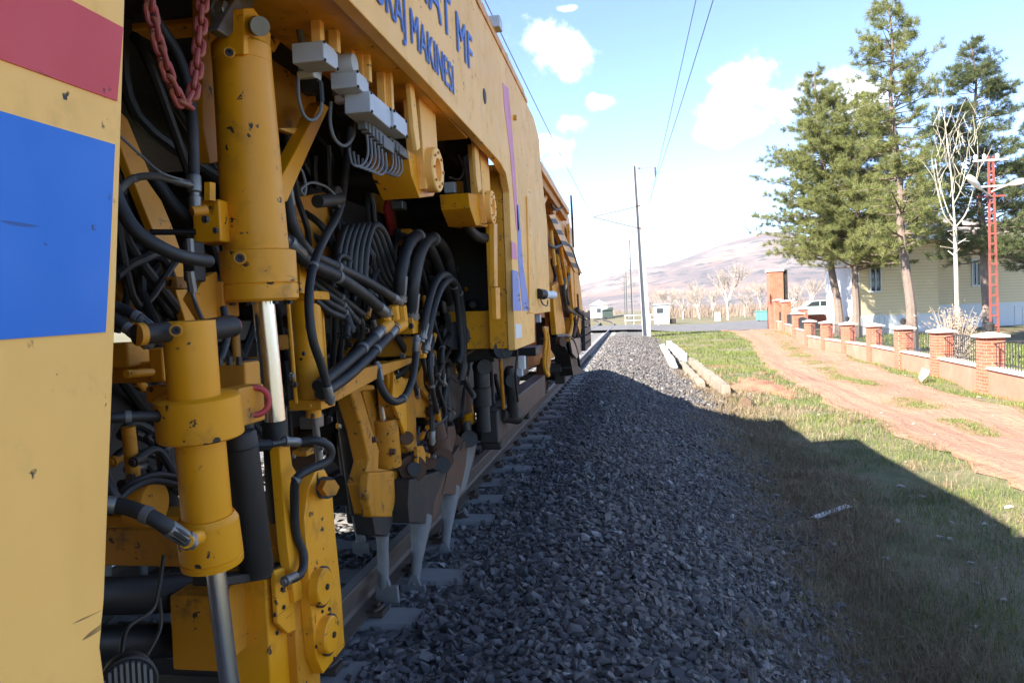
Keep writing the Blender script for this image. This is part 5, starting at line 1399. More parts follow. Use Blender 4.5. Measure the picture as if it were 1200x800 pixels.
# bare red soil mound beside the beams
mx, my = np.meshgrid(np.linspace(-1, 1, 25), np.linspace(-1, 1, 25))
th_ = np.arctan2(my, mx)
rr2 = np.sqrt(mx**2 + my**2) * (1 + .22 * np.sin(th_ * 3 + 1) + .14 * np.sin(th_ * 7) + .08 * np.sin(th_ * 13 + 2))
cx_, cy_ = 3.15, 19.5
X = cx_ + mx * 0.95; Y = cy_ + my * 2.4
Z = ground_z(X, Y) - 0.03 + 0.20 * (1 - sstep(0.1, 0.95, rr2)) - 0.10 * sstep(.7, 1.05, rr2) + 0.05 * np.sin(mx * 9 + 2 * my) * np.sin(my * 13) + RNG.uniform(-.02, .02, mx.shape)
i = (np.arange(24)[:, None] * 25 + np.arange(24)[None, :]).ravel()
tag(mesh_np('soil_mound', np.stack([X.ravel(), Y.ravel(), Z.ravel()], 1), np.stack([i, i + 1, i + 26, i + 25], 1), M['redsoil'], smooth=True), kind='structure')

# ---------- overhead line masts and wires
M['galv'] = plain('pale_galvanised_steel', (0.36, 0.35, 0.33), 0.6, 0.1, 0.12, 3, 0.05, (0.3, 0.26, 0.22), 0.3)
M['armsteel'] = plain('weathered_arm_steel', (0.20, 0.20, 0.19), 0.6, 0.2, 0.1, 3, 0)
M['wire'] = plain('dark_wire', (0.10, 0.10, 0.10), 0.6, 0.2, 0.1, 3, 0)
M['insul'] = plain('brown_insulator', (0.12, 0.06, 0.04), 0.3, 0, 0.2, 10, 0)
def mast(x, y, top, lean, label, arms=True, w=0.30):
    z0 = gz(x, y) - .1
    r = tag(empty('overhead_line_mast', (x, y, z0)), label, 'mast', 'masts along the track')
    b = Vector((x, y, z0)); t = Vector((x - lean, y, top))
    m = MB()
    def q(s, tt): 
        p = b.lerp(t, tt); k = w * (1 - .45 * tt); return [p + Vector((s[0] * k, s[1] * k, 0)) for s in s] if False else (p, k)
    for (dx, wx, dy) in ((-.46, .08, .5), (.46, .08, .5), (0, .86, .07)):
        p0, k0 = q(None, 0); p1, k1 = q(None, 1); vs = []
        for p, k in ((p0, k0), (p1, k1)):
            vs += [p + Vector(((dx - wx/2) * k, -dy * k, 0)), p + Vector(((dx + wx/2) * k, -dy * k, 0)), p + Vector(((dx + wx/2) * k, dy * k, 0)), p + Vector(((dx - wx/2) * k, dy * k, 0))]
        m.add(vs, [(3,2,1,0), (4,5,6,7), (0,1,5,4), (1,2,6,5), (2,3,7,6), (3,0,4,7)])
    post = m.build('post', M['galv' if y < 60 else 'armsteel'], r)
    H = top - z0
    xa = x - lean * .9
    MB().bar((xa, y, top - .25), (xa + 1.15, y, top - .2), .06, .08).build('feeder_arm', M['armsteel'], r)
    MB().lathe((xa + 1.12, y, top - .25), (xa + 1.12, y, top - .85), [(0, .03), (.1, .08), (.15, .03), (.3, .08), (.35, .03), (.5, .08), (.55, .03), (.7, .08), (.75, .03), (1, .03)], 8).build('insulator', M['insul'], r)
    if arms:
        xt = XC + .25
        m1 = MB().cyl((x - .1, y, 7.55), (xt, y, 7.05), .04, n=8); m1.build('cantilever_tube', M['armsteel'], r)
        MB().cyl((x - .1, y, 6.15), (xt, y, 7.02), .042, n=8).build('cantilever_strut', M['armsteel'], r)
        MB().cyl((x - 1.4, y, 6.55), (xt - .75, y, 6.15), .022, n=8).build('registration_arm', M['armsteel'], r)
        for z_, s_ in ((7.55, 0), (6.17, 0)):
            MB().lathe((x - .12, y, z_), (x - .62, y, z_ + (-.08 if z_ > 7 else .15)), [(0, .03), (.15, .07), (.2, .035), (.4, .07), (.45, .035), (.65, .07), (.7, .035), (1, .03)], 8).build('insulator', M['insul'], r)
        MB().cyl((x + .1, y, 6.9), (x + .35, y, 6.75), .04, n=8).build('pulley', M['galv'], r)
    return r
mast(1.02, 45, 10.0, 0.36, 'nearest tall overhead line mast at the end of the concrete beams', w=0.5)
mast(0.45, 91, 9.9, 0.1, 'second overhead line mast, beyond the level crossing')
for k_, (x, y) in enumerate(((-0.3, 138), (-0.9, 184), (-0.5, 232))):
    mast(x, y, 9.6, 0.0, ['third overhead line mast along the track', 'fourth overhead line mast, small behind the third', 'farthest and smallest overhead line mast'][k_], w=0.34)
def wire(pts, r, name, label, group=None):
    c = Vector(pts[len(pts) // 2])
    return tag(MB().tube(pts, r, 5, 4).build(name, M['wire'], None, origin=c), label, 'wire', group)
def sagline(x0, y0, z0, x1, y1, z1, sag, n=10):
    return [(x0 + (x1 - x0) * t, y0 + (y1 - y0) * t, z0 + (z1 - z0) * t - sag * 4 * t * (1 - t)) for t in [j / n for j in range(n + 1)]]
wire(sagline(XC, -5, 6.35, XC + .25, 45, 7.0, .28) + sagline(XC + .25, 45, 7.0, XC, 91, 6.9, .5)[1:], 0.009, 'messenger_wire', 'upper wire over the track, highest above the yellow machine')
wire([(XC, -5, 5.75), (XC - .3, 45, 5.75), (XC, 91, 5.7)], 0.008, 'contact_wire', 'lower contact wire running over the track')
wire(sagline(2.05, -5, 9.6, 1.83, 45, 9.2, .25) + sagline(1.83, 45, 9.2, 1.4, 91, 9.1, .4)[1:], 0.011, 'feeder_wire', 'left one of the two high wires reaching the nearest mast')
wire(sagline(2.75, -5, 9.55, 1.9, 45, 9.15, .35) + sagline(1.9, 45, 9.15, 0.5, 91, 8.9, .4)[1:], 0.013, 'feeder_wire', 'right one of the two high wires reaching the nearest mast')

# ---------- brick garden wall with pillars
def mat_brick(name, s=1.0):
    k = NT(name)
    br = k.n('ShaderNodeTexBrick'); br.inputs['Scale'].default_value = 1.0
    br.inputs['Color1'].default_value = (0.40, 0.10, 0.05, 1); br.inputs['Color2'].default_value = (0.30, 0.07, 0.036, 1); br.inputs['Mortar'].default_value = (0.42, 0.24, 0.17, 1)
    br.inputs['Brick Width'].default_value = 0.22; br.inputs['Row Height'].default_value = 0.075; br.inputs['Mortar Size'].default_value = 0.006
    # wrap round corners: x + y along the wall, z up
    sp = k.n('ShaderNodeSeparateXYZ'); k.l(k.tc.outputs['Object'], sp.inputs[0])
    cb = k.n('ShaderNodeCombineXYZ'); k.l(k.math('ADD', sp.outputs[0], sp.outputs[1]), cb.inputs[0]); k.l(sp.outputs[2], cb.inputs[1])
    k.l(cb.outputs[0], br.inputs['Vector'])
    n = k.noise(3, 4)
    k.set(k.mix(k.math('MULTIPLY', k.step(n, .45, .75), .35), br.outputs['Color'], (0.45, 0.2, 0.13)), 0.9)
    k.bump(br.outputs['Fac'], -0.4, 0.01)
    return k.m
M['brick'] = mat_brick('red_facing_brick')
M['palebrick'] = plain('pale_pink_plastered_brick', (0.40, 0.155, 0.10), 0.9, 0, 0.2, 5, 0.3, (0.44, 0.27, 0.19), 0.45)
M['cap'] = plain('cream_concrete_coping', (0.56, 0.46, 0.38), 0.9, 0, 0.15, 8, 0.2, (0.3, 0.2, 0.14), 0.4)
M['iron'] = plain('black_wrought_iron', (0.03, 0.03, 0.032), 0.5, 0.3, 0.2, 12, 0)
PX = [(1161, 431.5), (1103.5, 420), (1059, 412), (1024.6, 405.5), (994, 401), (969, 397.5), (949, 394)]
PP = [W(a, b, Z=-0.27) for a, b in PX]
dirv = (PP[0] - PP[1]); PP = [PP[0] + dirv] + PP
gw = tag(empty('garden_wall', (PP[0].x, PP[0].y, gz(PP[0].x, PP[0].y))), 'low red brick garden wall with capped pillars and black iron railings', 'wall')
def pillar(p, top, w=0.42, parent=gw, lamp=False, zb=None):
    z0 = gz(p.x, p.y) - .05 if zb is None else zb
    o = MB().box((p.x - w/2, p.y - w/2, z0), (p.x + w/2, p.y + w/2, top)).build('pillar', M['brick'], parent, 0.008)
    c = MB(); a = w / 2 + .07
    c.add([(p.x-a,p.y-a,top),(p.x+a,p.y-a,top),(p.x+a,p.y+a,top),(p.x-a,p.y+a,top),(p.x-a,p.y-a,top+.05),(p.x+a,p.y-a,top+.05),(p.x+a,p.y+a,top+.05),(p.x-a,p.y+a,top+.05),(p.x,p.y,top+.13)],
          [(3,2,1,0),(0,1,5,4),(1,2,6,5),(2,3,7,6),(3,0,4,7),(4,5,8),(5,6,8),(6,7,8),(7,4,8)])
    c.build('pillar_cap', M['cap'], o, 0.006)
    if lamp:
        MB().lathe((p.x, p.y, top + .1), (p.x, p.y, top + .34), [(0, .03), (.2, .03), (.22, .07), (.7, .09), (.75, .1), (1, .02)], 8).build('pillar_lamp', M['iron'], o)
    return o
for k_, p in enumerate(PP): pillar(p, 0.42, lamp=k_ in (1, 3, 5))
# stepped far pillars and the two gate posts
FP = [(W(935, 386, Y=41.5), 0.75), (W(941, 386, Y=46.0), 0.95), (W(922, 386, Y=47.5), 1.45), (W(912.5, 386, Y=50.5), 1.55)]
for p, t in FP: pillar(p, t, 0.5)
chain_p = PP + [FP[0][0], FP[2][0], FP[3][0]]
for k_ in range(len(chain_p) - 1):
    a, b = chain_p[k_], chain_p[k_ + 1]
    d_ = (b - a); d_.z = 0; n_ = d_.normalized(); s_ = Vector((-n_.y, n_.x, 0)) * .13
    a2, b2 = a + n_ * .2, b - n_ * .2
    z1 = -0.27 if k_ < len(PP) - 1 else -0.05 + .12 * (k_ - len(PP) + 1)
    z0 = min(gz(a.x, a.y), gz(b.x, b.y)) - .1
    MB().prism([(a2.x - s_.x, a2.y - s_.y, z0), (b2.x - s_.x, b2.y - s_.y, z0), (b2.x - s_.x, b2.y - s_.y, z1), (a2.x - s_.x, a2.y - s_.y, z1)], s_ * 2).build('base_wall', M['palebrick'], gw)
    s2 = s_ * 1.35
    MB().prism([(a2.x - s2.x, a2.y - s2.y, z1 + .001), (b2.x - s2.x, b2.y - s2.y, z1 + .001), (b2.x - s2.x, b2.y - s2.y, z1 + .05), (a2.x - s2.x, a2.y - s2.y, z1 + .05)], s2 * 2).build('coping', M['cap'], gw, 0.006)
    rl = MB(); L = (b2 - a2).length; nb = int(L / .13)
    top = lambda t: z1 + .55 + .12 * math.sin(math.pi * t)
    for j in range(1, nb):
        t = j / nb; p = a2.lerp(b2, t); rl.cyl((p.x, p.y, z1 + .04), (p.x, p.y, top(t)), .009, n=5)
    rl.tube([(a2.lerp(b2, t).x, a2.lerp(b2, t).y, top(t)) for t in [j / 8 for j in range(9)]], .015, 5, 2)
    rl.tube([(a2.x, a2.y, z1 + .14), (b2.x, b2.y, z1 + .14)], .012, 5, smooth=False)
    tag(rl.build('railing', M['iron'], gw), kind='stuff')
p = W(909, 370, Y=53)
gp = tag(empty('gate_tower', (p.x, p.y, gz(p.x, p.y))), 'tall red brick gate tower at the far end of the garden wall', 'gate post')
MB().box((p.x - .45, p.y - .55, gz(p.x, p.y) - .1), (p.x + .45, p.y + .55, 3.55)).build('shaft', M['brick'], gp)
MB().box((p.x + .46, p.y - .45, gz(p.x, p.y) - .1), (p.x + .75, p.y + .5, 3.65)).build('side_panel', M['dark'], gp)
MB().box((p.x - .52, p.y - .62, 3.552), (p.x + .5, p.y + .62, 3.72)).build('cap', M['cap'], gp)
# white plaster sack marks: two pale bags leaning on the wall
for k_, (px, py) in enumerate(((1077, 417), (1083, 432))):
    p = W(px, py, Z=-0.45); sv, sf = STONES[k_ + 5]
    o = MB().add([Vector((q[0] * .16, q[1] * .14, q[2] * .3)) + Vector((p.x - .1, p.y - .2, gz(p.x, p.y) + .22 + .28 * (1 - k_))) for q in sv], [tuple(f) for f in sf]).build('plaster_bag', M['white'], None, 0.03, origin=p)
    tag(o, ['crumpled white bag on top of the brick wall coping', 'crumpled white bag at the foot of the brick wall'][k_], 'bag')

# ---------- house
def mat_siding():
    k = NT('cream_horizontal_siding')
    sp = k.n('ShaderNodeSeparateXYZ'); k.l(k.tc.outputs['Object'], sp.inputs[0])
    fr = k.math('FRACT', k.math('MULTIPLY', sp.outputs[2], 5.6))
    n = k.noise(2, 4)
    col = k.mix(k.step(fr, 0.86, 0.95), k.mix(n, (0.68, 0.54, 0.32), (0.74, 0.60, 0.38)), (0.44, 0.35, 0.22))
    k.set(col, 0.8); k.bump(fr, 0.4, 0.03)
    return k.m
M['siding'] = mat_siding()
M['plaster'] = plain('white_plaster', (0.66, 0.66, 0.66), 0.9, 0, 0.05, 2, 0.1, (0.45, 0.42, 0.38), 0.4)
M['roof'] = plain('pale_roof_sheet', (0.50, 0.40, 0.36), 0.8, 0, 0.1, 3, 0.1)
M['frame'] = plain('white_window_frame', (0.62, 0.62, 0.62), 0.5, 0, 0.05, 3, 0)
hA, hB, hL = W(1003, 380, Y=42.5), W(1100, 380, Y=44.6), W(969, 380, Y=45.5)
hA.z = hB.z = hL.z = 0
house = tag(empty('house', (hA.x, hA.y, gz(hA.x, hA.y))), 'cream sided house with white plinth behind the pine trees', 'house')
zpl, ztop = 0.49, 4.75
def wallseg(a, b, z0, z1, th, name, mat, parent=house):
    d_ = (b - a).normalized(); s_ = Vector((-d_.y, d_.x, 0))
    if s_.y < 0: s_ = -s_
    return MB().prism([(a.x, a.y, z0), (b.x, b.y, z0), (b.x, b.y, z1), (a.x, a.y, z1)], s_ * th).build(name, M[mat], parent)
hb_z = gz(hA.x, hA.y) - .2
wallseg(hA, hB, zpl, ztop, .25, 'front_wall', 'siding'); 
off = Vector((-.0, -.04, 0))
wallseg(hA + off, hB + off, hb_z, zpl - .002, .3, 'plinth', 'plaster')
wallseg(hL, hA, zpl, ztop, .25, 'side_wall', 'plaster'); wallseg(hL + off, hA + off, hb_z, zpl - .002, .3, 'plinth', 'plaster')
hC = hB + (hB - hA).normalized() * 0.1 + Vector((.3, 3.2, 0)); hD = W(1260, 380, Y=52); hD.z = 0
wallseg(hB + Vector((0.02, 0.0, 0)), hC, hb_z, ztop, .25, 'return_wall', 'siding')
wallseg(hC, hD, 0.9, ztop, .25, 'wing_wall', 'siding'); wallseg(hC + off, hD + off, hb_z, 0.898, .3, 'plinth', 'plaster')
back = Vector((3.5, 9, 0))
rz = ztop + .05
m = MB(); o1, o2, o3 = hL + Vector((-.9, -.4, 0)), hA + Vector((-.1, -.9, 0)), hB + Vector((.6, -.7, 0)); o4, o5 = hD + Vector((0, -.7, 0)), hD + back
m.add([(o1.x, o1.y, rz), (o2.x, o2.y, rz), (o3.x, o3.y, rz), (o4.x, o4.y, rz), (o5.x, o5.y, rz), ((hL + back * 1.4).x, (hL + back * 1.4).y, rz), ((hA + back * .7).x + 2, (hA + back * .7).y, rz + 2.0), ((hC + back * .5).x, (hC + back * .5).y, rz + 2.0)],
      [(0, 1, 6), (1, 2, 7, 6), (2, 3, 7), (3, 4, 7), (4, 5, 6, 7), (5, 0, 6), (5, 4, 3, 2, 1, 0)])
m.build('roof', M['roof'], house)
for a_, b_ in ((o1, o2), (o2, o3), (o3, o4)):
    wallseg(a_, b_, rz - .28, rz - .003, .08, 'eave_board', 'white')
def window(a, b, x0, y0, x1, y1, sill=True):
    """a window on the wall a-b filling a pixel rectangle"""
    d_ = (b - a).normalized(); n_ = Vector((d_.y, -d_.x, 0))
    if n_.y > 0: n_ = -n_
    def hit(px, py):
        r_ = ray(px, py); t = (a - CAM).dot(n_) / r_.dot(n_); return CAM + r_ * t
    p0, p1 = hit(x0, (y0 + y1) / 2), hit(x1, (y0 + y1) / 2); zt, zb = hit(x0, y0).z, hit(x0, y1).z
    w = MB()
    def slab(u0, u1, z0, z1, d0, d1):
        q = [p0 + (p1 - p0) * u0, p0 + (p1 - p0) * u1]
        return [Vector((q[0].x, q[0].y, z0)) + n_ * d0, Vector((q[1].x, q[1].y, z0)) + n_ * d0, Vector((q[1].x, q[1].y, z1)) + n_ * d0, Vector((q[0].x, q[0].y, z1)) + n_ * d0], n_ * (d1 - d0)
    for (u0, u1, z0, z1) in ((-.12, 0, zb - .1, zt + .1), (1, 1.12, zb - .1, zt + .1), (0, 1, zt, zt + .1), (0, 1, zb - .1, zb), (.47, .53, zb, zt)):
        w.prism(*slab(u0, u1, z0, z1, .005, .07))
    f = w.build('window', M['frame'], house)
    MB().prism(*slab(0, 1, zb, zt, .006, .02)).build('pane', M['glass'], f)
window(hA, hB, 1020, 313, 1031, 341); window(hA, hB, 1025, 371, 1036, 380)
window(hC, hD, 1139, 305, 1147, 334); window(hC, hD, 1190, 360, 1206, 382)
# parked vehicle half hidden in the yard
cv = W(957, 350, Y=60); cz = gz(cv.x, cv.y)
M['carpaint'] = plain('pale_green_car_paint', (0.42, 0.50, 0.46), 0.35, 0.1, 0.08, 2, 0)
car = tag(empty('parked_car', (cv.x, cv.y, cz)), 'pale green car parked in the yard behind the far wall pillars', 'car')
prof = [(-2.0, .35), (-2.05, .8), (-1.5, .95), (-.9, 1.05), (-.35, 1.5), (.9, 1.55), (1.7, 1.05), (2.05, .95), (2.1, .4)]
MB().prism([(cv.x + x_, cv.y, cz + z_ + .5) for x_, z_ in prof], (0, 1.65, 0)).build('body', M['carpaint'], car, 0.06)
MB().prism([(cv.x + x_, cv.y - .008, cz + z_ + .5) for x_, z_ in ((-.8, 1.08), (-.33, 1.43), (.2, 1.45), (.2, 1.08))], (0, .02, 0)).build('window', M['glass'], car)
MB().prism([(cv.x + x_, cv.y - .008, cz + z_ + .5) for x_, z_ in ((.28, 1.08), (.28, 1.45), (.86, 1.47), (1.5, 1.08))], (0, .02, 0)).build('window', M['glass'], car)
for x_ in (-1.3, 1.3):
    for y_ in (0.1, 1.45): MB().cyl((cv.x + x_, cv.y + y_, cz + .32), (cv.x + x_, cv.y + y_ + .2, cz + .32), .32, n=18).build('wheel', M['rubber'], car)
MB().box((cv.x - 3.2, cv.y - 4, cz - .2), (cv.x + 2.2, cv.y - 3.8, cz + 1.0)).build('yard_wall', M['brick'], None)
tag(bpy.data.objects['yard_wall'], 'low red brick yard wall in front of the parked green car', 'wall')

# ---------- red lattice pole with two street lamps
M['redsteel'] = plain('dark_red_primer', (0.20, 0.05, 0.035), 0.7, 0, 0.25, 6, 0.1)
pb_ = W(1167, 405, Z=-0.72); pb_ = Vector((W(1166, 400, Y=20.2).x, 20.2, gz(10, 20)))
pt = W(1161, 183, Y=20.2)
pole = tag(empty('lattice_pole', pb_), 'dark red steel lattice pole behind the brick wall', 'pole')
for s in (-1, 1):
    MB().bar((pb_.x + s * .10, pb_.y, pb_.z - .2), (pt.x + s * .05, pt.y, pt.z), .045, .045, (0, 1, 0)).build('leg', M['redsteel'], pole)
for j in range(22):
    t = (j + .5) / 22; p = pb_.lerp(pt, t); w_ = .10 - .05 * t; q = pb_.lerp(pt, (j + 1.5) / 22)
    s = 1 if j % 2 else -1
    MB().bar((p.x - w_, p.y - .01, p.z), (p.x + w_, p.y - .01, p.z), .05, .02, (0, 1, 0)).build('lattice_bar', M['redsteel'], pole)
for dz in (.1, .75, 1.0):
    MB().bar((pt.x - .42 + dz * .1, pt.y, pt.z - dz), (pt.x + .42 - dz * .1, pt.y, pt.z - dz), .05, .05, (0, 1, 0)).build('crossarm', M['redsteel'] if dz > .9 else M['galv'], pole)
for s in (-.35, -.15, .15): MB().lathe((pt.x + s, pt.y, pt.z - .08), (pt.x + s, pt.y, pt.z + .06), [(0, .02), (.3, .045), (.8, .045), (1, .01)], 8).build('insulator', M['white'], pole)
for a_, b_, lab in (((1152, 224), (1135, 207), 'white street lamp head on the left of the red lattice pole'), ((1179, 217), (1201, 212), 'white street lamp head on the right of the red lattice pole')):
    p0, p1 = W(*a_, Y=20.0), W(*b_, Y=19.7); r_ = tag(empty('street_lamp', p0), lab, 'street lamp', 'lamps on the red pole')
    d_ = p1 - p0
    MB().lathe(p0 + d_ * .12, p1 + d_ * .05, [(0, .025), (.12, .04), (.35, .07), (.75, .085), (.95, .06), (1, .02)], 14).build('lamp_head', M['white'], r_)
    MB().tube([Vector((pt.x, pt.y, p0.z - .12)), (p0 + Vector((pt.x, pt.y, p0.z))) / 2 - Vector((0, 0, .06)), p0 + d_ * .15], .025, 7).build('lamp_arm', M['galv'], r_)

# ---------- trees
M['bark'] = plain('grey_brown_pine_bark', (0.17, 0.125, 0.10), 0.95, 0, 0.4, 9, 0.8, (0.08, 0.06, 0.05), 0.5)
M['palebark'] = plain('pale_bare_bark', (0.40, 0.36, 0.30), 0.9, 0, 0.2, 9, 0.3)
M['twig'] = plain('pale_dry_twigs', (0.33, 0.27, 0.22), 0.95, 0, 0.2, 4, 0)
M['whitewash'] = plain('whitewashed_bark', (0.44, 0.39, 0.30), 0.9, 0, 0.2, 9, 0.2)
def mat_needles(name, cols):
    k = NT(name)
    n = k.noise(0.8, 3)
    c = k.ramp(k.math('ADD', k.math('MULTIPLY', k.island(), 0.55), k.math('MULTIPLY', n, 0.45)), cols)
    k.set(c, 0.6, None, 0.25)
    tr = k.n('ShaderNodeBsdfTranslucent'); k.l(c, tr.inputs[0])
    ms = k.n('ShaderNodeMixShader'); ms.inputs[0].default_value = 0.42
    out = [x for x in k.t.nodes if x.type == 'OUTPUT_MATERIAL'][0]
    k.l(k.b.outputs[0], ms.inputs[1]); k.l(tr.outputs[0], ms.inputs[2]); k.l(ms.outputs[0], out.inputs[0])
    return k.m
M['needle'] = mat_needles('pine_needles', [(0.0, (0.09, 0.11, 0.035)), (0.4, (0.18, 0.20, 0.065)), (0.7, (0.26, 0.265, 0.095)), (1.0, (0.34, 0.32, 0.13))])
M['needle_dark'] = mat_needles('dark_pine_needles', [(0.0, (0.05, 0.07, 0.035)), (0.5, (0.12, 0.145, 0.06)), (0.8, (0.18, 0.195, 0.08)), (1.0, (0.25, 0.25, 0.11))])
def pine(base, top, prof, label, seed, n_whorl=26, mat='needle', trunk_r=0.2, twigs=7, droop=0.1, per=4):
    """prof: (fraction of height, crown radius)"""
    rg = random.Random(seed); nr = np.random.default_rng(seed)
    b, t = Vector(base), Vector(top); H = t.z - b.z
    r = tag(empty('pine_tree', b), label, 'tree', 'pines beside the house')
    tp = [b.lerp(t, j / 8) + Vector((rg.uniform(-.12, .12), rg.uniform(-.12, .12), 0)) * (1 if 0 < j < 8 else 0) for j in range(9)]
    tr = [trunk_r * (1 - 0.88 * j / 8) for j in range(9)]; tr[0] *= 1.25
    m = MB().tube([b - Vector((0, 0, .3))] + tp, [tr[0]] + tr, 9, 3)
    cl = []                                    # clump centres and directions
    f0 = prof[0][0]
    for w in range(n_whorl):
        for q in range(per):
            f = min(f0 + (1 - f0) * (w + rg.random() * 2.2 - .6) / n_whorl, .99); f = max(f, f0)
            c = b.lerp(t, f); R0 = float(np.interp(f, [p[0] for p in prof], [p[1] for p in prof]))
            if q > 2 and f > .9: continue
            az = rg.uniform(0, 6.283); L = R0 * rg.uniform(.55, 1.12); up = rg.uniform(-.1, .6) + .6 * max(0, f - .7)
            if L < .12: continue
            e = c + Vector((math.cos(az) * L, math.sin(az) * L, L * (up - droop)))
            mid_ = c.lerp(e, .5) + Vector((0, 0, L * rg.uniform(-.08, .05)))
            br = max(.012, trunk_r * .26 * (1 - f) + .012)
            m.tube([c, mid_, e], [br, br * .65, .008], 5, 3, cap=False)
            nt_ = max(2, int(twigs * (.4 + L / 1.6)))
            for s in range(nt_):
                u_ = .28 + .72 * (s + rg.random()) / nt_
                p = c.lerp(mid_, u_ * 2) if u_ < .5 else mid_.lerp(e, u_ * 2 - 1)
                a2 = az + rg.choice((-1, 1)) * rg.uniform(.3, 1.2); l2 = rg.uniform(.15, .5) * (1.15 - .5 * u_) * min(1.0, .5 + L * .4)
                q2 = p + Vector((math.cos(a2) * l2, math.sin(a2) * l2, l2 * rg.uniform(-.25, 1.0)))
                cl.append((p.lerp(q2, .55), q2 - p)); cl.append((q2, q2 - p))
            cl.append((e, e - mid_))
    m.build('trunk', M['bark'], r)
    C_ = np.array([list(c) for c, _ in cl]); D = np.array([list(d.normalized()) for _, d in cl])
    K = 24; n = len(C_)
    dirs = nr.normal(size=(n, K, 3)); dirs /= np.linalg.norm(dirs, axis=2)[:, :, None]
    dirs = dirs + D[:, None] * .75 + np.array([0, 0, .25]); dirs /= np.linalg.norm(dirs, axis=2)[:, :, None]
    ln = nr.uniform(.12, .27, (n, K, 1))
    st = C_[:, None] + nr.normal(0, .035, (n, K, 3)); en = st + dirs * ln
    sd = np.cross(dirs, nr.normal(size=(n, K, 3))); sd /= np.linalg.norm(sd, axis=2)[:, :, None]; sd *= .0095
    V = np.stack([st - sd, st + sd, en], 2).reshape(-1, 3)
    F = np.arange(len(V)).reshape(-1, 3)
    tag(mesh_np('crown', V - np.array(b), F, M[mat], r), kind='stuff')
    return r
def gb(px, py, Y): p = W(px, py, Y=Y); return Vector((p.x, p.y, gz(p.x, p.y)))
pine(gb(1068, 405, 31), W(1040, 2, Y=31.5), [(.30, 1.7), (.40, 2.0), (.50, 1.3), (.58, 1.25), (.68, 1.5), (.78, 1.65), (.86, 1.5), (.93, .9), (1, .35)], 'tallest pine with a long bare trunk before the cream house wall', 11, 40, 'needle', .21, 6, .08)
pine(gb(984, 388, 43), W(955, 84, Y=43.5), [(.28, 2.6), (.36, 4.0), (.5, 3.9), (.65, 3.1), (.8, 2.0), (.92, 1.0), (1, .3)], 'leftmost pine, broad yellow green cone near the brick gate', 12, 46, 'needle', .24, 8, .12, 6)
pine(gb(1003, 394, 41.3), W(1003, 112, Y=41.6), [(.28, 2.8), (.38, 3.8), (.5, 3.8), (.65, 3.2), (.8, 2.2), (.92, 1.1), (1, .3)], 'broad pine whose trunk stands right of the leftmost pine', 13, 44, 'needle', .22, 8, .12, 6)
pine(gb(1159, 392, 35), W(1138, 52, Y=35.5), [(.28, 2.4), (.4, 2.6), (.52, 2.3), (.64, 1.9), (.76, 2.0), (.87, 1.4), (.95, .7), (1, .3)], 'dark airy pine behind the red lattice pole', 14, 44, 'needle_dark', .2, 7, .08, 5)
pine(gb(1240, 392, 40), W(1225, 120, Y=40.5), [(.22, 2.8), (.4, 3.0), (.6, 2.4), (.8, 1.6), (1, .3)], 'dark dense pine cut by the right edge of the picture', 15, 38, 'needle_dark', .22, 7, .1, 5)
pine(gb(1100, 392, 62), W(1098, 150, Y=62.5), [(.3, 3.2), (.5, 3.2), (.7, 2.2), (1, .3)], 'pine behind the house roof, between the two tall pines', 16, 30, 'needle_dark', .22, 7, .1, 5)

def bare(base, H, label, seed, name='bare_tree', mat='palebark', r0=.12, levels=4, spread=.55, split=3, group=None, trunk=.32, cat='tree', upb=0.35):
    rg = random.Random(seed); b = Vector(base)
    r = tag(empty(name, b), label, cat, group)
    m = MB(); tw = MB()
    def grow(p, d, L, rad, lev):
        n = 3; pts = [p]
        for j in range(n):
            d = (d + Vector((rg.gauss(0, .10), rg.gauss(0, .10), rg.gauss(0, .06) + .03))).normalized(); pts.append(pts[-1] + d * L / n)
        (m if lev >= levels - 1 else tw).tube(pts, [rad * (1 - .35 * j / n) for j in range(n + 1)], 6 if lev >= levels - 1 else 4, 1, smooth=False, cap=False)
        if lev == 0: return
        k = split if lev < levels else split + 1
        for j in range(k):
            a = rg.uniform(0, 6.283); s = spread * rg.uniform(.6, 1.3)
            sd = Vector((math.cos(a), math.sin(a), 0)); nd = (d + sd * s + Vector((0, 0, upb * .3))).normalized()
            st = pts[-1] if j < 2 else pts[rg.choice((2, 3))]
            grow(st, nd, L * rg.uniform(.62, .85), rad * .6, lev - 1)
    grow(b - Vector((0, 0, .1)), Vector((rg.gauss(0, .04), rg.gauss(0, .04), 1)), H * trunk, r0, levels)
    m.build('trunk', M[mat], r); tw.build('branches', M[mat if mat == 'whitewash' else 'twig'], r)
    return r
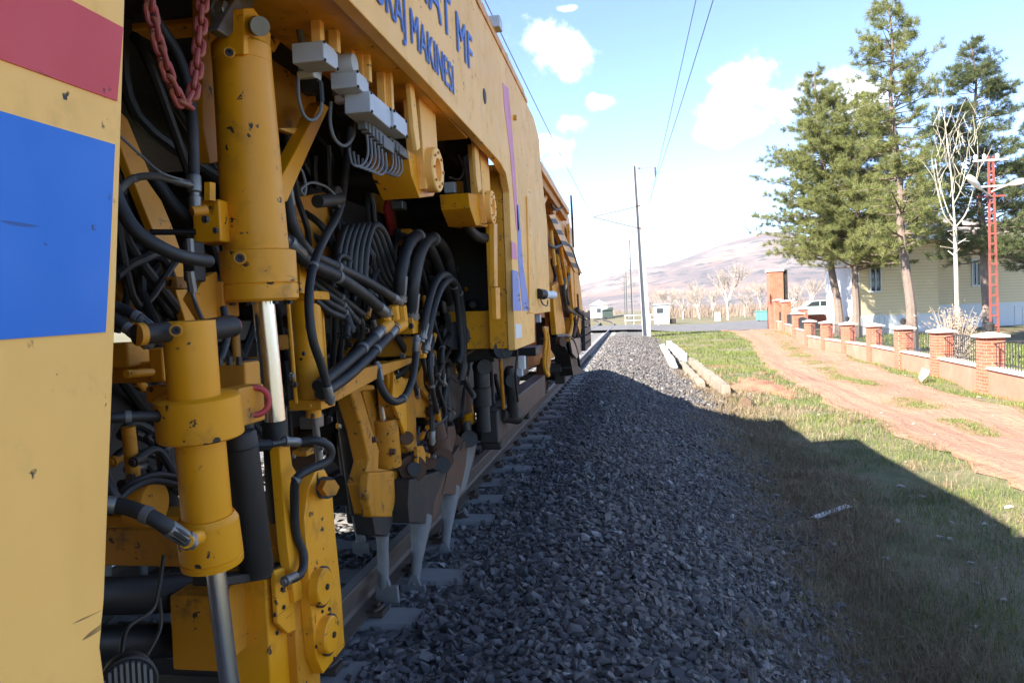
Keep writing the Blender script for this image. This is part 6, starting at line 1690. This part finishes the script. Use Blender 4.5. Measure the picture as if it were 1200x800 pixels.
# whitewashed bare tree behind the wall: placed limbs
wb = gb(1123, 398, 24)
wt = tag(empty('bare_tree', wb), 'slim whitewashed bare tree with upright forks behind the brick wall', 'tree')
def L24(px, py, dy=0): return W(px, py, Y=24 + dy)
MB().tube([wb - Vector((0, 0, .2)), L24(1121, 340), L24(1119, 265)], [.075, .06, .05], 9).build('trunk', M['whitewash'], wt)
for pts, r_ in (([(1119, 265, 0), (1116, 220, .1), (1113, 190, .1), (1108, 150, .2), (1106, 128, .2)], .045), ([(1118, 266, 0), (1106, 250, -.2), (1097, 215, -.3), (1092, 185, -.4)], .04), ([(1119, 262, 0), (1110, 245, .2), (1100, 212, .4), (1096, 186, .5)], .035),
                ([(1120, 266, 0), (1132, 250, .2), (1141, 222, .2), (1146, 195, .3), (1145, 160, .3)], .04), ([(1117, 240, 0), (1126, 222, -.2), (1131, 200, -.2), (1134, 172, -.2)], .03), ([(1113, 188, .1), (1120, 170, .1), (1124, 146, .1)], .025), ([(1100, 212, 0.4), (1108, 198, .4), (1112, 192, .5)], .018),
                ([(1146, 200, .3), (1156, 185, .3), (1163, 170, .3)], .02)):
    P = [L24(*p) for p in pts]; r_ *= .6; MB().tube(P, [r_ * (1 - .75 * j / (len(P) - 1)) for j in range(len(P))], 6).build('branch', M['whitewash'], wt)
for k_ in range(9):
    y_ = 268 + k_ * 4.2 + random.uniform(-2.5, 2.5); s = 1 if k_ % 2 else -1
    MB().tube([L24(1119.3, y_), L24(1119 + s * random.choice((3, 5, 8, 13, 17)), y_ - random.uniform(-4, 9), random.uniform(-.5, .5))], [.02, .012], 6, smooth=False).build('branch_stub', M['whitewash'], wt)
rg = random.Random(77)
for q in range(46):                            # fine twigs on the upper forks
    x = rg.uniform(1092, 1150); y = rg.uniform(140, 235)
    MB().tube([L24(x, y, rg.uniform(-.3, .3)), L24(x + rg.uniform(-9, 9), y - rg.uniform(8, 26), rg.uniform(-.4, .4)), L24(x + rg.uniform(-14, 14), y - rg.uniform(22, 46), rg.uniform(-.5, .5))], [.008, .006, .003], 4, 3).build('twig', M['whitewash'], wt)
# dead shrub of dry stalks
db = gb(1120, 412, 22.5); sh = tag(empty('dry_shrub', db), 'pale brown dry shrub with curled leaves behind the iron railing', 'shrub')
m = MB(); V = []; rg = random.Random(5)
for j in range(150):
    a = rg.uniform(0, 6.283); s = abs(rg.gauss(0, .42)); h = rg.uniform(.7, 1.9); e = db + Vector((math.cos(a) * s, math.sin(a) * s, h))
    m.tube([db + Vector((rg.gauss(0, .18), rg.gauss(0, .18), 0)), db.lerp(e, .55) + Vector((rg.gauss(0, .05), rg.gauss(0, .05), .1)), e], [.014, .01, .005], 4, 2, cap=False)
    for q in range(10):
        c = db.lerp(e, rg.uniform(.5, 1.03)) + Vector((rg.gauss(0, .06), rg.gauss(0, .06), rg.gauss(0, .06))); d1 = Vector((rg.gauss(0, 1), rg.gauss(0, 1), rg.gauss(0, 1))).normalized() * .065; d2 = d1.cross(Vector((rg.gauss(0, 1), rg.gauss(0, 1), rg.gauss(0, 1)))).normalized() * .03
        V += [c - d1, c + d2, c + d1 + d2 * .5]
m.build('stalks', M['twig'], sh)
M['dryleaf'] = plain('curled_dry_leaves', (0.36, 0.26, 0.17), 0.9, 0, 0.3, 8, 0)
tag(mesh_np('dry_leaves', np.array([list(v - db) for v in V]), np.arange(len(V)).reshape(-1, 3), M['dryleaf'], sh), kind='stuff')
# bare trees beyond the road
BT_ = [(853, 367, 100, 8.2, 'largest bare tree beyond the asphalt road, standing clear of the thicket'), (800, 369, 118, 6.0, 'bare tree with a pale trunk above the booth'), (820, 370, 112, 5.0, 'low bare tree left of the largest one'), (818, 366, 130, 6.8, 'tall slender bare tree behind the low one'), (777, 366, 135, 6.0, 'bare tree just right of the nearest mast'), (835, 365, 140, 6.0, 'bare tree close behind the white cabinet'), (873, 364, 125, 5.6, 'bare tree right of the largest one'), (893, 364, 130, 6.5, 'bare tree above the turquoise container'), (765, 364, 150, 6.0, 'bare tree seen left of the booth'), (925, 360, 120, 6.0, 'bare tree seen between gate tower and garden pillars'), (950, 356, 130, 7.0, 'bare tree above the parked green car'), (968, 356, 140, 7.0, 'bare tree beside the house corner'), (788, 366, 160, 6.4, 'far bare tree above the level crossing')]
for k_, (px, py, Y, H, lab) in enumerate(BT_):
    x = W(px, py, Y=Y).x
    bare((x, Y, gz(x, Y)), H, lab, 40 + k_, r0=.15 if k_ == 0 else .11, levels=4, split=4, group='bare trees beyond the road', spread=.6)
# scrub band in front of the hills
n = 60000
Ys = RNG.uniform(125, 330, n); us = RNG.uniform(-.16, .36, n); Xs = us * Ys
k_ = (np.abs(Xs - XC - bend(Ys)) > 7)
Xs, Ys = Xs[k_], Ys[k_]
hh = (0.55 + 0.45 * np.sin(Xs * .35 + Ys * .1) * np.sin(Ys * .21 + 1)) * RNG.uniform(.6, 3.6, len(Xs))
V, F_ = blades(np.stack([Xs, Ys, ground_z(Xs, Ys) - .1 + hh * .25 * RNG.uniform(0, 1, len(Xs))], 1), hh, 0.03, 0.45)
M['scrub'] = mat_grass('leafless_scrub_twigs', [(0.0, (0.12, 0.085, 0.065)), (0.5, (0.22, 0.165, 0.13)), (0.8, (0.30, 0.24, 0.17)), (1.0, (0.36, 0.30, 0.20))])
tag(mesh_np('far_scrub', V, F_, M['scrub']), 'pale leafless scrub in front of the hills', 'scrub', kind='stuff')

# ---------- small things at the level crossing
def at_ground(px, Y): p = W(px, 370, Y=Y); return Vector((p.x, Y, gz(p.x, Y)))
c = at_ground(776, 78); bo = tag(empty('crossing_booth', c), 'small pale booth with blue top and dark window beside the crossing', 'booth')
M['paleblue_wall'] = plain('pale_blue_panel', (0.38, 0.47, 0.55), 0.6, 0, 0.05, 3, 0)
MB().box((c.x - .8, c.y, c.z - .1), (c.x + .75, c.y + 1.5, c.z + 1.0)).build('lower_wall', M['concrete'], bo)
MB().box((c.x - .79, c.y + .01, c.z + 1.0), (c.x + .74, c.y + 1.49, c.z + 2.0)).build('upper_wall', M['paleblue_wall'], bo)
MB().box((c.x - .9, c.y - .1, c.z + 2.0), (c.x + .85, c.y + 1.6, c.z + 2.12)).build('roof', M['concrete'], bo)
MB().box((c.x - .55, c.y - .02, c.z + 1.15), (c.x + .1, c.y + .05, c.z + 1.65)).build('window', M['glass'], bo)
MB().box((c.x + .8, c.y + .2, c.z - .1), (c.x + 1.4, c.y + 1.0, c.z + .5)).build('step', M['dark'], bo)  # plain dark block added for a dark patch beside the booth
c = at_ground(752, 74); rl = tag(empty('white_barrier', c), 'white metal barrier beside the nearest mast', 'barrier')
for j in range(5): MB().cyl((c.x - 1.6 + j * .8, c.y, c.z - .1), (c.x - 1.6 + j * .8, c.y, c.z + 1.05), .035, n=8).build('post', M['white'], rl)
for z_ in (.5, 1.0): MB().cyl((c.x - 1.7, c.y, c.z + z_), (c.x + 1.7, c.y, c.z + z_), .03, n=8).build('rail', M['white'], rl)
c = at_ground(895.5, 86); ct = tag(empty('waste_container', c), 'turquoise waste container on the far side of the asphalt', 'container')
M['turq'] = plain('turquoise_paint', (0.10, 0.25, 0.22), 0.5, 0, 0.1, 4, 0)
MB().prism([(c.x - .75, c.y, c.z + .12), (c.x + .7, c.y, c.z + .12), (c.x + .8, c.y, c.z + 1.1), (c.x - .85, c.y, c.z + 1.1)], (0, .9, 0)).build('bin', M['turq'], ct, .02)
MB().box((c.x - .88, c.y - .04, c.z + 1.1), (c.x + .83, c.y + .94, c.z + 1.2)).build('lid', M['turq'], ct, .02)
for s in (-.6, .55): MB().cyl((c.x + s, c.y - .02, c.z + .08), (c.x + s, c.y + .08, c.z + .08), .09, n=10).build('wheel', M['black'], ct)
c = at_ground(841, 92); cb_ = tag(empty('white_cabinet', c), 'small white cabinet on the verge before the largest bare tree', 'cabinet')
MB().box((c.x - .3, c.y, c.z - .1), (c.x + .3, c.y + .4, c.z + 1.0)).build('housing', M['white'], cb_, .01); MB().box((c.x - .35, c.y - .05, c.z + 1.0), (c.x + .35, c.y + .45, c.z + 1.1)).build('top', M['concrete'], cb_)
c = at_ground(712, 150); sd = tag(empty('dark_shed', c), 'dark green shed left of the far track', 'shed')
M['shed'] = plain('dark_green_boards', (0.03, 0.05, 0.04), 0.8, 0, 0.2, 2, 0)
MB().box((c.x - 1.1, c.y, c.z), (c.x + 1.0, c.y + 3, c.z + 1.7)).build('wall', M['shed'], sd); MB().prism([(c.x - 1.3, c.y - .2, c.z + 1.7), (c.x + 1.2, c.y - .2, c.z + 1.7), (c.x + 1.0, c.y - .2, c.z + 2.3)], (0, 3.4, 0)).build('roof', M['shed'], sd)
c = at_ground(702, 175); hs = tag(empty('far_house', c), 'tiny pale far house left of the track', 'house')
MB().box((c.x - 2, c.y, c.z), (c.x + 2, c.y + 4, c.z + 3.0)).build('wall', M['plaster'], hs); MB().prism([(c.x - 2.4, c.y - .3, c.z + 3.0), (c.x + 2.4, c.y - .3, c.z + 3.0), (c.x, c.y - .3, c.z + 4.2)], (0, 4.6, 0)).build('roof', M['roof'], hs)
MB().box((c.x - .5, c.y - .03, c.z + 1.2), (c.x + .5, c.y + .02, c.z + 2.2)).build('window', M['glass'], hs)

# ---------- mountain
def mat_hill():
    k = NT('bare_scrubby_hillside')
    a = k.noise(0.006, 6, 0.62); b = k.noise(0.03, 5, 0.65); r = k.noise(0.0042, 3, 0.5)
    col = k.mix(k.step(a, .40, .62), (0.105, 0.085, 0.085), (0.18, 0.14, 0.125))
    col = k.mix(k.step(b, .5, .62), col, (0.06, 0.06, 0.065))
    col = k.mix(k.math('MULTIPLY', k.step(r, .56, .64), .55), col, (0.27, 0.145, 0.105))
    k.set(col, 0.95); k.bump(b, 0.6, 3.0)
    return k.m
M['hill'] = mat_hill()
SK = [(560, 352), (640, 345), (690, 336), (715, 327), (740, 319), (770, 313), (800, 303), (830, 291), (860, 281), (885, 275), (905, 273), (940, 278), (980, 285), (1040, 275), (1100, 262), (1200, 268), (1400, 290), (1800, 320)]
xs_h = np.linspace(-900, 3200, 200); ys_h = np.linspace(900, 3300, 60)
YR = 2100.0
ang = np.array([W(a, b, Y=YR)[:] for a, b in SK]); 
Hr = np.interp(xs_h, ang[:, 0], ang[:, 2])
X, Y = np.meshgrid(xs_h, ys_h)
env = np.where(Y < YR, sstep(900, YR, Y) ** 1.25, 1 - 0.5 * sstep(YR, 3300, Y))
ns = sum(np.sin(X * f * .9 + p1 + 1.7 * np.sin(Y * f * .6 + p2)) * np.cos(Y * f * .7 + p2 + np.sin(X * f * .5)) / (i_ + 1) for i_, (f, p1, p2) in enumerate(((.004, 1, 2), (.009, 3, 1), (.019, 5, 4), (.04, 2, 7))))
Z = -3 + (Hr[None, :]) * env + ns * 9 * np.clip(env * 1.6, 0, 1) * (1 - 0.75 * np.exp(-((Y - YR) / 160) ** 2))
i = (np.arange(59)[:, None] * 200 + np.arange(199)[None, :]).ravel()
tag(mesh_np('hills', np.stack([X.ravel(), Y.ravel(), Z.ravel()], 1), np.stack([i, i + 1, i + 201, i + 200], 1), M['hill'], smooth=True), kind='structure')

# ---------- haze
def haze():
    b = MB().box((-1500, -400, -8), (3600, 3600, 360))
    m = bpy.data.materials.new('pale_haze'); m.use_nodes = True; nt = m.node_tree
    for n in list(nt.nodes): nt.nodes.remove(n)
    out = nt.nodes.new('ShaderNodeOutputMaterial'); v = nt.nodes.new('ShaderNodeVolumePrincipled')
    v.inputs['Color'].default_value = (0.86, 0.90, 1.0, 1); v.inputs['Density'].default_value = 0.00007; v.inputs['Anisotropy'].default_value = 0.1
    nt.links.new(v.outputs[0], out.inputs['Volume'])
    o = b.build('haze', m, None, smooth=False)
    return tag(o, 'thin pale haze between the camera and the hills', 'haze', kind='stuff')
haze()
